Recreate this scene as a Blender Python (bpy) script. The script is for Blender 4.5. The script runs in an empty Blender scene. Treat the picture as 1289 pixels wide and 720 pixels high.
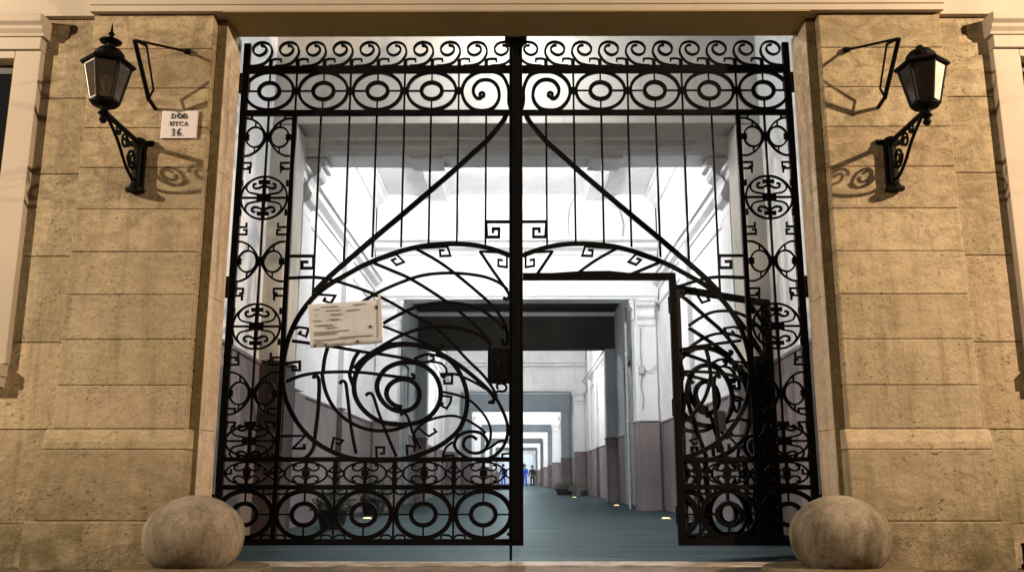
LAMP = 2400.
STREET_R = 5300.
STREET_L = 3800.
import bpy, bmesh, math, random, json
from mathutils import Vector, Matrix, Quaternion
random.seed(7)
R = math.radians
sc = bpy.context.scene
col = sc.collection
IRON_TABLE = json.loads('''{"S":[[0.034,1,[[-0.053,2.473],[-0.2,2.529],[-0.358,2.564],[-0.515,2.576],[-0.672,2.57],[-0.829,2.55],[-0.985,2.51],[-1.14,2.454],[-1.295,2.386],[-1.429,2.31],[-1.563,2.23],[-1.676,2.141],[-1.758,2.042],[-1.83,1.924],[-1.882,1.797],[-1.913,1.661],[-1.926,1.527],[-1.92,1.411],[-1.892,1.291],[-1.847,1.184],[-1.779,1.075],[-1.689,0.972],[-1.592,0.898],[-1.486,0.843],[-1.363,0.8],[-1.24,0.78],[-1.109,0.773],[-0.978,0.778],[-0.866,0.797],[-0.755,0.83],[-0.643,0.88],[-0.55,0.941],[-0.472,1.015],[-0.424,1.112],[-0.403,1.225],[-0.41,1.334],[-0.447,1.443],[-0.505,1.538],[-0.579,1.609],[-0.666,1.663],[-0.772,1.702],[-0.888,1.718],[-1.003,1.71],[-1.098,1.683],[-1.193,1.629],[-1.267,1.564],[-1.316,1.481],[-1.333,1.386],[-1.319,1.291],[-1.27,1.206],[-1.196,1.135],[-1.1,1.084],[-0.986,1.064],[-0.873,1.065],[-0.76,1.093],[-0.676,1.159],[-0.627,1.247],[-0.623,1.348],[-0.657,1.443],[-0.721,1.513],[-0.808,1.558],[-0.904,1.571],[-0.999,1.554],[-1.084,1.506],[-1.135,1.424],[-1.142,1.348],[-1.105,1.263],[-1.037,1.197],[-0.951,1.168],[-0.866,1.183],[-0.81,1.234],[-0.793,1.31],[-0.819,1.38],[-0.871,1.418],[-0.935,1.43],[-0.999,1.414],[-1.047,1.373],[-1.065,1.316],[-1.044,1.259],[-0.994,1.217],[-0.933,1.199]]],[0.026,1,[[-1.56,1.7],[-1.583,1.603],[-1.593,1.488],[-1.595,1.453],[-1.563,1.329],[-1.502,1.216],[-1.413,1.122],[-1.306,1.056],[-1.192,1.019],[-1.079,1.011],[-0.966,1.026],[-0.873,1.062]]],[0.026,1,[[-1.294,1.671],[-1.341,1.593],[-1.368,1.488],[-1.368,1.453],[-1.332,1.357]]],[0.022,1,[[-0.848,2.534],[-0.63,2.405],[-0.394,2.219],[-0.198,2.04],[-0.105,1.903],[-0.074,1.796],[-0.082,1.718],[-0.116,1.728],[-0.112,1.761]]],[0.022,1,[[-1.226,2.42],[-1.059,2.349],[-0.901,2.279],[-0.704,2.159],[-0.508,2.021],[-0.332,1.864],[-0.226,1.747],[-0.22,1.679]]],[0.022,1,[[-1.926,2.28],[-1.682,2.286],[-1.505,2.25],[-1.288,2.18],[-1.091,2.094],[-0.894,1.982],[-0.699,1.874],[-0.562,1.757],[-0.407,1.593],[-0.253,1.44],[-0.166,1.296],[-0.204,1.247],[-0.233,1.24]]],[0.022,1,[[-0.308,2.513],[-0.2,2.348],[-0.102,2.208],[-0.059,2.129],[-0.082,2.097],[-0.109,2.113]]],[0.022,1,[[-1.313,2.061],[-1.151,2.16],[-0.978,2.239],[-0.804,2.299],[-0.629,2.321],[-0.453,2.318],[-0.277,2.292],[-0.15,2.242],[-0.072,2.179]]],[0.022,1,[[-1.108,1.894],[-0.971,1.972],[-0.818,2.037],[-0.625,2.068],[-0.45,2.056],[-0.314,2.015],[-0.198,1.942],[-0.097,1.844]]],[0.022,1,[[-1.342,1.517],[-1.268,1.599],[-1.137,1.69],[-0.967,1.787],[-0.795,1.849],[-0.621,1.866],[-0.448,1.845],[-0.312,1.796],[-0.212,1.718]]],[0.02,1,[[-1.108,1.87],[-0.967,1.816],[-0.812,1.752],[-0.696,1.703],[-0.628,1.68],[-0.604,1.707],[-0.627,1.718]]],[0.022,1,[[-1.86,1.748],[-1.56,1.707],[-1.27,1.657],[-1.078,1.63],[-0.885,1.593],[-0.808,1.564]]],[0.022,1,[[-1.891,1.411],[-1.779,1.457],[-1.646,1.481],[-1.456,1.491],[-1.264,1.485],[-1.073,1.462],[-0.92,1.443],[-0.847,1.437],[-0.844,1.462],[-0.867,1.471]]],[0.024,1,[[-1.08,1.715],[-0.927,1.728],[-0.772,1.699],[-0.618,1.641],[-0.463,1.545],[-0.31,1.421],[-0.195,1.31],[-0.119,1.187],[-0.073,1.056],[-0.084,0.935],[-0.146,0.837],[-0.249,0.784],[-0.361,0.782],[-0.455,0.83],[-0.503,0.898],[-0.466,0.972],[-0.382,1.004],[-0.288,0.991],[-0.235,0.926],[-0.253,0.861],[-0.315,0.833],[-0.384,0.844],[-0.428,0.889],[-0.415,0.948],[-0.363,0.967],[-0.319,0.941]]],[0.02,1,[[-0.847,1.596],[-0.733,1.635],[-0.598,1.606],[-0.463,1.529],[-0.329,1.424],[-0.204,1.304],[-0.185,1.24],[-0.214,1.24]]],[0.02,1,[[-0.622,1.329],[-0.499,1.304],[-0.384,1.259],[-0.279,1.159],[-0.222,1.065],[-0.208,0.972],[-0.24,0.879],[-0.305,0.833]]],[0.02,1,[[-0.625,1.471],[-0.501,1.471],[-0.405,1.433],[-0.309,1.385],[-0.233,1.338]]],[0.02,1,[[-0.305,0.837],[-0.212,0.879],[-0.137,0.929],[-0.09,0.922],[-0.103,0.892]]],[0.02,1,[[-0.812,0.88],[-0.833,0.982],[-0.76,1.071],[-0.647,1.116],[-0.515,1.131],[-0.402,1.097],[-0.297,1.034],[-0.25,0.991]]],[0.018,1,[[-0.847,1.596],[-0.77,1.567],[-0.694,1.586],[-0.684,1.613],[-0.709,1.621]]],[0.018,1,[[-0.712,1.577],[-0.617,1.558],[-0.574,1.5],[-0.596,1.443],[-0.619,1.468]]],[0.018,1,[[-0.148,1.347],[-0.161,1.376],[-0.134,1.395],[-0.096,1.387],[-0.081,1.357],[-0.104,1.33],[-0.157,1.327],[-0.185,1.285]]],[0.026,1,[[-1.667,1.434],[-1.66,1.457],[-1.633,1.449],[-1.619,1.386],[-1.618,1.187],[-1.633,0.982],[-1.642,0.88],[-1.682,0.815],[-1.737,0.787],[-1.878,0.788],[-1.926,0.819],[-1.938,0.871],[-1.944,0.967]]],[0.022,1,[[-1.452,1.392],[-1.43,1.415],[-1.402,1.396],[-1.381,1.282],[-1.343,1.038],[-1.295,0.828]]],[0.022,1,[[-1.235,1.297],[-1.205,1.316],[-1.172,1.291],[-1.121,1.15],[-1.05,0.982],[-0.97,0.806]]],[0.02,1,[[-0.946,1.135],[-0.916,1.153],[-0.881,1.112],[-0.843,1.0],[-0.774,0.867]]],[0.018,1,[[-0.594,0.756],[-0.59,0.815],[-0.568,0.88],[-0.512,0.922]]]],"fr":[[0.018,0,[[-1.218,2.414],[-1.014,2.486],[-0.947,2.419],[-1.011,2.393],[-1.052,2.434],[-1.013,2.45]]],[0.018,0,[[-0.809,2.538],[-0.583,2.554],[-0.557,2.473],[-0.641,2.469],[-0.646,2.52],[-0.608,2.52]]],[0.018,0,[[-0.308,2.509],[-0.079,2.499],[-0.079,2.372],[-0.151,2.384],[-0.151,2.439],[-0.112,2.432]]],[0.018,0,[[-1.666,2.141],[-1.516,2.13],[-1.552,2.067],[-1.611,2.087],[-1.597,2.115]]],[0.018,0,[[-1.871,1.84],[-1.808,1.863],[-1.726,1.851],[-1.746,1.785],[-1.805,1.807],[-1.787,1.832]]],[0.018,0,[[-1.918,1.561],[-1.788,1.576],[-1.785,1.504],[-1.842,1.504],[-1.848,1.536],[-1.817,1.536]]],[0.018,0,[[-1.502,0.848],[-1.482,0.954],[-1.406,0.935],[-1.433,0.904],[-1.465,0.915]]],[0.018,0,[[-1.128,0.782],[-1.135,0.88],[-1.071,0.88],[-1.07,0.83],[-1.103,0.83]]],[0.018,0,[[-0.625,1.462],[-0.529,1.466],[-0.528,1.395],[-0.591,1.395],[-0.592,1.427]]],[0.018,0,[[-0.622,1.296],[-0.532,1.285],[-0.539,1.24],[-0.569,1.191],[-0.615,1.215],[-0.596,1.24]]],[0.018,0,[[-0.797,1.034],[-0.711,0.967],[-0.651,1.004],[-0.674,1.03]]],[0.018,0,[[-0.594,0.76],[-0.582,0.811],[-0.511,0.815],[-0.501,0.775],[-0.539,0.775]]],[0.018,0,[[-0.882,0.815],[-0.887,0.893],[-0.822,0.885],[-0.826,0.844]]],[0.022,0,[[-0.043,2.769],[-0.257,2.77],[-0.248,2.635],[-0.146,2.635],[-0.146,2.708],[-0.197,2.708],[-0.197,2.672]]],[0.022,0,[[-1.926,2.471],[-1.714,2.471],[-1.709,2.366],[-1.807,2.366],[-1.809,2.42],[-1.757,2.42]]],[0.022,0,[[-1.944,0.967],[-1.714,0.972],[-1.811,0.87],[-1.717,0.87],[-1.718,0.907]]],[0.016,0,[[-0.043,0.833],[-0.114,0.824],[-0.114,0.774],[-0.084,0.774]]]],"diag":[[-0.08,3.766],[-0.104,3.697],[-0.155,3.622],[-0.265,3.488],[-0.385,3.374],[-0.523,3.241],[-0.74,3.043],[-0.993,2.816],[-1.224,2.612],[-1.414,2.44],[-1.565,2.3],[-1.696,2.16]],"bars":[[[-1.707,3.74],[-1.704,2.131]],[[-1.45,3.74],[-1.461,2.398]],[[-1.207,3.739],[-1.228,2.46]],[[-0.97,3.739],[-0.982,2.549]],[[-0.734,3.739],[-0.753,2.584]],[[-0.498,3.738],[-0.511,2.591]],[[-0.262,3.738],[-0.261,2.569]]]}''')

# ------------------------------------------------------------------ materials
M = {}
def newmat(name):
    m = bpy.data.materials.new(name); m.use_nodes = True
    nt = m.node_tree
    b = nt.nodes['Principled BSDF']
    M[name] = m
    return m, nt, b
def N(nt, typ, **kw):
    n = nt.nodes.new(typ)
    for k, v in kw.items():
        if k in n.inputs.keys(): n.inputs[k].default_value = v
        else: setattr(n, k, v)
    return n
def ramp(nt, src, stops):
    r = nt.nodes.new('ShaderNodeValToRGB')
    e = r.color_ramp.elements
    while len(e) < len(stops): e.new(0.5)
    for i, (p, c) in enumerate(stops):
        e[i].position = p
        e[i].color = (c, c, c, 1) if isinstance(c, (int, float)) else (*c, 1)
    nt.links.new(src, r.inputs[0])
    return r.outputs[0]
def mix(nt, fac, a, b, mode='MIX'):
    m = nt.nodes.new('ShaderNodeMix'); m.data_type = 'RGBA'; m.blend_type = mode
    for sock, v in ((m.inputs[0], fac), (m.inputs[6], a), (m.inputs[7], b)):
        if hasattr(v, 'links'): nt.links.new(v, sock)
        elif isinstance(v, tuple): sock.default_value = (*v, 1)
        else: sock.default_value = v
    return m.outputs[2]
def noise(nt, co, scale, detail=4, rough=.55, sc3=None, dist=0.):
    n = N(nt, 'ShaderNodeTexNoise', Scale=scale, Detail=detail, Roughness=rough, Distortion=dist)
    if sc3:
        mp = N(nt, 'ShaderNodeMapping'); mp.inputs['Scale'].default_value = sc3
        nt.links.new(co, mp.inputs[0]); co = mp.outputs[0]
    nt.links.new(co, n.inputs['Vector'])
    return n.outputs['Fac']
def pos(nt):
    return N(nt, 'ShaderNodeNewGeometry').outputs['Position']
def bump(nt, b, h, strength, dist=.01):
    n = N(nt, 'ShaderNodeBump', Strength=strength, Distance=dist)
    nt.links.new(h, n.inputs['Height']); nt.links.new(n.outputs[0], b.inputs['Normal'])
def math2(nt, op, a, b=None):
    m = nt.nodes.new('ShaderNodeMath'); m.operation = op
    for i, v in enumerate((a, b)):
        if v is None: continue
        if hasattr(v, 'links'): nt.links.new(v, m.inputs[i])
        else: m.inputs[i].default_value = v
    return m.outputs[0]

def stone(name, c1, c2, grime=.5, pits=True, tone=True, rough=.85, streak=.35, mottle=.85):
    m, nt, b = newmat(name)
    p = pos(nt)
    big = noise(nt, p, 1.6, 5, .6)
    c = mix(nt, ramp(nt, big, [(.32, 0.), (.68, 1.)]), c1, c2)
    bed = noise(nt, p, 6., 6, .65, (1, 1, 3.2), .6)
    c = mix(nt, math2(nt, 'MULTIPLY', ramp(nt, bed, [(.40, 1.), (.56, 0.)]), .30), c, tuple(v*.52 for v in c1))
    veins = noise(nt, p, 9., 8, .7, (1, 1, 2.2), 1.6)
    c = mix(nt, math2(nt, 'MULTIPLY', ramp(nt, veins, [(.36, 1.), (.46, 0.)]), .38), c, tuple(v*.42 for v in c2))
    if tone:
        at = N(nt, 'ShaderNodeAttribute'); at.attribute_name = 'tone'
        c = mix(nt, 1., c, at.outputs['Color'], 'MULTIPLY')
    st = noise(nt, p, 3., 5, .6, (3.2, 3.2, .32))
    c = mix(nt, math2(nt, 'MULTIPLY', ramp(nt, st, [(.5, 0.), (.72, 1.)]), streak), c, (.10, .085, .045))
    sep = N(nt, 'ShaderNodeSeparateXYZ'); nt.links.new(p, sep.inputs[0])
    low = ramp(nt, math2(nt, 'MULTIPLY', sep.outputs[2], 1/4.5), [(0., 1.), (.1, .55), (.22, .0)])
    gn = ramp(nt, noise(nt, p, 2.6, 6, .65), [(.38, 0.), (.62, 1.)])
    c = mix(nt, math2(nt, 'MULTIPLY', math2(nt, 'MULTIPLY', low, gn), grime), c, (.075, .066, .028))
    h = noise(nt, p, 28., 6, .6)
    if pits:
        pt = noise(nt, p, 30., 3, .5, (1, 1, 2.0), .3)
        gate_ = ramp(nt, noise(nt, p, 3.1, 3), [(.42, 0.), (.6, 1.)])
        pm = math2(nt, 'MULTIPLY', ramp(nt, pt, [(.615, 0.), (.655, 1.)]), gate_)
        c = mix(nt, math2(nt, 'MULTIPLY', pm, .8), c, (.045, .035, .02))
        h = math2(nt, 'SUBTRACT', h, math2(nt, 'MULTIPLY', pm, 1.6))
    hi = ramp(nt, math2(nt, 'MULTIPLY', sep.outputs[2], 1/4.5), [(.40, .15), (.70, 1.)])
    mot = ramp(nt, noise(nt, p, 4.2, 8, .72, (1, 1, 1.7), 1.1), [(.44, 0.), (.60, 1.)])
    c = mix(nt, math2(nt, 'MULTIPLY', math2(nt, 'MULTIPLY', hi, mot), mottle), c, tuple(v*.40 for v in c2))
    c = mix(nt, math2(nt, 'MULTIPLY', hi, .42*mottle), c, (.20, .145, .07))  # upper courses darker: staining, plus weaker lamp light put into the colour
    lt = ramp(nt, noise(nt, p, 3.3, 6, .68, (1, 1, 1.5)), [(.52, 0.), (.68, 1.)])
    c = mix(nt, math2(nt, 'MULTIPLY', lt, .18), c, tuple(min(1., v*1.28) for v in c1))
    fine = noise(nt, p, 70., 3, .6)
    c = mix(nt, .13, c, ramp(nt, fine, [(.3, .12), (.7, .9)]), 'OVERLAY')
    nt.links.new(c, b.inputs['Base Color']); b.inputs['Roughness'].default_value = rough
    b.inputs['Specular IOR Level'].default_value = .2
    bump(nt, b, math2(nt, 'ADD', h, math2(nt, 'MULTIPLY', noise(nt, p, 7., 5, .6), 1.5)), .42, .014)
    return m
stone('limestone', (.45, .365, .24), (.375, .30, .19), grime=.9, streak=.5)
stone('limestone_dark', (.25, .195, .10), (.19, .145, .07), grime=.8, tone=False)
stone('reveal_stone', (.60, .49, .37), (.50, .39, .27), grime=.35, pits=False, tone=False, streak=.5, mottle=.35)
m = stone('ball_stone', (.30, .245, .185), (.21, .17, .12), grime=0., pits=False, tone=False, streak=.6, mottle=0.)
nt = m.node_tree; b = nt.nodes['Principled BSDF']
src = b.inputs['Base Color'].links[0].from_socket
p = pos(nt)
sep = N(nt, 'ShaderNodeSeparateXYZ'); nt.links.new(p, sep.inputs[0])
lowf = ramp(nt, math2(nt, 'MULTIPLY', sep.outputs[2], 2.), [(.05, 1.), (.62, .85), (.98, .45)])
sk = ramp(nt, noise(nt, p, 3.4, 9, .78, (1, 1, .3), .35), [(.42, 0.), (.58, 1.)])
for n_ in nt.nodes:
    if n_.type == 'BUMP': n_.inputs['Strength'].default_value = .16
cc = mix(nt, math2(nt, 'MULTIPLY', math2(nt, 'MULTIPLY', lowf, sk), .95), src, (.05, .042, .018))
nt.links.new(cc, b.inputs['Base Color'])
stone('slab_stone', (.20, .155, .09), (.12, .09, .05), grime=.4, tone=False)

def plaster(name, c1, c2, rough=.8, streak=.25, dirt=(.25, .23, .2), bumpk=.15, crack=0.):
    m, nt, b = newmat(name)
    p = pos(nt)
    c = mix(nt, ramp(nt, noise(nt, p, 1.1, 6, .6), [(.35, 0.), (.65, 1.)]), c1, c2)
    st = noise(nt, p, 2.2, 6, .62, (3., 3., .5), .5)
    c = mix(nt, math2(nt, 'MULTIPLY', ramp(nt, st, [(.54, 0.), (.74, 1.)]), streak), c, dirt)
    sp = noise(nt, p, 14., 5, .7)
    c = mix(nt, math2(nt, 'MULTIPLY', ramp(nt, sp, [(.62, 0.), (.72, 1.)]), streak*.6), c, dirt)
    nt.links.new(c, b.inputs['Base Color']); b.inputs['Roughness'].default_value = rough
    b.inputs['Specular IOR Level'].default_value = .25
    bump(nt, b, noise(nt, p, 22., 5, .6), bumpk, .008)
    return m
plaster('peach_plaster', (.42, .36, .285), (.37, .315, .245), streak=.3, dirt=(.33, .26, .18))
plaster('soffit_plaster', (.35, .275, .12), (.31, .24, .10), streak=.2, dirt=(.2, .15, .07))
plaster('white_plaster', (.74, .74, .74), (.64, .65, .665), streak=.5, dirt=(.45, .45, .44))
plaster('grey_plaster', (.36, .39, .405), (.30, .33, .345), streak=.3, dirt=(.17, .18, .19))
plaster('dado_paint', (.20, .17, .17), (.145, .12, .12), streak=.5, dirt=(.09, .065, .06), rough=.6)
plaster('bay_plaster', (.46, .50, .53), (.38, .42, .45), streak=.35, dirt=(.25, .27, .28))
plaster('beige_plaster', (.48, .46, .42), (.41, .39, .35), streak=.3, dirt=(.2, .17, .12))
plaster('dado_shade', (.05, .038, .033), (.035, .026, .023), streak=.3, dirt=(.02, .016, .014), rough=.6)
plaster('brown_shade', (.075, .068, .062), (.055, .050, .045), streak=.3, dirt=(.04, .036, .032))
plaster('door_paint', (.20, .23, .25), (.17, .20, .22), streak=.2, dirt=(.1, .11, .12), rough=.45)
plaster('paper', (.50, .52, .55), (.43, .45, .475), streak=.4, dirt=(.30, .275, .25), rough=.7)
plaster('enamel', (.60, .55, .54), (.54, .50, .49), streak=.15, dirt=(.42, .36, .33), rough=.35)

m, nt, b = newmat('iron')
p = pos(nt)
c = mix(nt, ramp(nt, noise(nt, p, 14., 5, .65), [(.55, 0.), (.75, 1.)]), (.0010, .0010, .0012), (.004, .0024, .0018))
nt.links.new(c, b.inputs['Base Color']); b.inputs['Roughness'].default_value = .6
b.inputs['Specular IOR Level'].default_value = .09
bump(nt, b, noise(nt, p, 90., 3), .25, .003)
m, nt, b = newmat('rusty_iron')
p = pos(nt)
c = mix(nt, ramp(nt, noise(nt, p, 10., 6, .7), [(.45, 0.), (.65, 1.)]), (.003, .0028, .0028), (.014, .007, .0045))
nt.links.new(c, b.inputs['Base Color']); b.inputs['Roughness'].default_value = .7; b.inputs['Specular IOR Level'].default_value = .1
m, nt, b = newmat('ink')
b.inputs['Base Color'].default_value = (.035, .028, .025, 1); b.inputs['Roughness'].default_value = .6
m, nt, b = newmat('faded_ink')
b.inputs['Base Color'].default_value = (.235, .21, .185, 1); b.inputs['Roughness'].default_value = .8
m, nt, b = newmat('tape')
b.inputs['Base Color'].default_value = (.50, .46, .38, 1); b.inputs['Roughness'].default_value = .3
m, nt, b = newmat('dark_glass')
b.inputs['Base Color'].default_value = (.008, .009, .011, 1); b.inputs['Roughness'].default_value = .08
m, nt, b = newmat('pale_glass')
p = pos(nt)
c = mix(nt, ramp(nt, noise(nt, p, 9., 4), [(.35, 0.), (.7, 1.)]), (.72, .68, .60), (.5, .45, .37))
nt.links.new(c, b.inputs['Base Color']); b.inputs['Roughness'].default_value = .25
m, nt, b = newmat('clear_glass')
out = nt.nodes['Material Output']
tr = N(nt, 'ShaderNodeBsdfTransparent'); tr.inputs[0].default_value = (.50, .45, .38, 1)
gl = N(nt, 'ShaderNodeBsdfGlossy'); gl.inputs['Roughness'].default_value = .12
df = N(nt, 'ShaderNodeBsdfDiffuse'); df.inputs[0].default_value = (.5, .44, .36, 1)
m1 = N(nt, 'ShaderNodeMixShader'); m1.inputs[0].default_value = .10
m2 = N(nt, 'ShaderNodeMixShader'); m2.inputs[0].default_value = .07
nt.links.new(tr.outputs[0], m1.inputs[1]); nt.links.new(gl.outputs[0], m1.inputs[2])
nt.links.new(m1.outputs[0], m2.inputs[1]); nt.links.new(df.outputs[0], m2.inputs[2])
nt.links.new(m2.outputs[0], out.inputs['Surface'])
m = M['clear_glass'].copy(); M['shaded_glass'] = m
for n_ in m.node_tree.nodes:
    if n_.type == 'BSDF_TRANSPARENT': n_.inputs[0].default_value = (.30, .26, .21, 1)
    if n_.type == 'BSDF_DIFFUSE': n_.inputs[0].default_value = (.30, .25, .19, 1)
def emis(name, c, s):
    m, nt, b = newmat(name)
    b.inputs['Base Color'].default_value = (.8, .8, .8, 1)
    b.inputs['Emission Color'].default_value = (*c, 1); b.inputs['Emission Strength'].default_value = s
emis('globe_light', (1., .985, .97), LAMP)
emis('globe_blue', (.75, .88, 1.), LAMP*.7)
emis('fill_globe_dim', (.93, .97, 1.), LAMP*.45)
emis('fill_globe_faint', (1., .96, .9), LAMP*.14)
emis('fill_globe_weak', (.95, .98, 1.), LAMP*.30)
emis('spot_warm', (1., .66, .16), 2.6)

m, nt, b = newmat('setts')
p = pos(nt)
mp = N(nt, 'ShaderNodeMapping'); nt.links.new(p, mp.inputs[0])
br = N(nt, 'ShaderNodeTexBrick', Scale=1.)
br.inputs['Brick Width'].default_value = 5.; br.inputs['Row Height'].default_value = .36
br.inputs['Mortar Size'].default_value = .022; br.inputs['Mortar Smooth'].default_value = .3
br.inputs['Color1'].default_value = (.050, .066, .068, 1); br.inputs['Color2'].default_value = (.006, .011, .013, 1)
br.inputs['Mortar'].default_value = (.008, .011, .012, 1); br.inputs['Bias'].default_value = -.1
nt.links.new(mp.outputs[0], br.inputs['Vector'])
c = mix(nt, ramp(nt, noise(nt, p, .7, 6, .65), [(.36, 0.), (.62, 1.)]), br.outputs['Color'], (.034, .041, .040), 'MIX')
c = mix(nt, .4, br.outputs['Color'], c)
c = mix(nt, math2(nt, 'MULTIPLY', ramp(nt, noise(nt, p, 2.2, 6, .7, (.2, 2.6, 1)), [(.48, 0.), (.6, 1.)]), .75), c, (.006, .013, .018))
c = mix(nt, ramp(nt, noise(nt, p, 1.0, 5, .7, (.22, 5.5, 1)), [(.40, 1.), (.60, 0.)]), c, (.007, .014, .018))
c = mix(nt, math2(nt, 'MULTIPLY', ramp(nt, noise(nt, p, 1.0, 4, .6, (.3, 1.3, 1)), [(.45, 0.), (.65, 1.)]), .6), c, (.010, .018, .022))
nt.links.new(c, b.inputs['Base Color'])
rg = ramp(nt, noise(nt, p, 3., 4), [(.35, .45), (.7, .75)])
b.inputs['Specular IOR Level'].default_value = 0.
nt.links.new(rg, b.inputs['Roughness'])
hh = math2(nt, 'ADD', math2(nt, 'MULTIPLY', br.outputs['Fac'], -.7), noise(nt, p, 5., 6, .6, (1, 2.5, 1)))
bump(nt, b, hh, .55, .02)
gl = N(nt, 'ShaderNodeBsdfGlossy'); gl.inputs['Color'].default_value = (.66, .82, .86, 1); gl.inputs['Roughness'].default_value = .42
nt.links.new(b.inputs['Normal'].links[0].from_socket, gl.inputs['Normal'])
ms = N(nt, 'ShaderNodeMixShader'); ms.inputs[0].default_value = .09
nt.links.new(b.outputs[0], ms.inputs[1]); nt.links.new(gl.outputs[0], ms.inputs[2])
nt.links.new(ms.outputs[0], nt.nodes['Material Output'].inputs['Surface'])
m, nt, b = newmat('street_paving')
p = pos(nt)
c = mix(nt, ramp(nt, noise(nt, p, 5., 7, .7), [(.38, 0.), (.62, 1.)]), (.045, .033, .02), (.16, .115, .06))
nt.links.new(c, b.inputs['Base Color']); b.inputs['Roughness'].default_value = .7
bump(nt, b, noise(nt, p, 16., 6, .65), .8, .02)
m, nt, b = newmat('threshold_stone')
p = pos(nt)
c = mix(nt, ramp(nt, noise(nt, p, 4., 6, .65, (1, 2, 1)), [(.36, 0.), (.6, 1.)]), (.42, .38, .33), (.13, .105, .07))
nt.links.new(c, b.inputs['Base Color']); b.inputs['Roughness'].default_value = .55
bump(nt, b, noise(nt, p, 16., 5), .3, .008)
def simple(name, c1, c2, sc_=8., rough=.8):
    m, nt, b = newmat(name)
    p = pos(nt)
    c = mix(nt, ramp(nt, noise(nt, p, sc_, 4), [(.35, 0.), (.65, 1.)]), c1, c2)
    nt.links.new(c, b.inputs['Base Color']); b.inputs['Roughness'].default_value = rough
simple('leaf_dark', (.018, .035, .018), (.05, .075, .035))
simple('pot_dark', (.02, .02, .022), (.045, .045, .045), rough=.6)
simple('leaf_grey', (.09, .10, .07), (.17, .18, .13))
simple('pot_grey', (.25, .26, .25), (.17, .18, .17))
simple('skin', (.45, .30, .22), (.40, .26, .19))
simple('blue_cloth', (.01, .08, .55), (.015, .12, .7))
simple('navy_cloth', (.006, .012, .07), (.01, .02, .12))
simple('black_cloth', (.008, .009, .012), (.015, .016, .02))
simple('hair_dark', (.012, .009, .007), (.025, .018, .013))
simple('galvanised', (.42, .45, .46), (.32, .35, .36), rough=.45)

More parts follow.
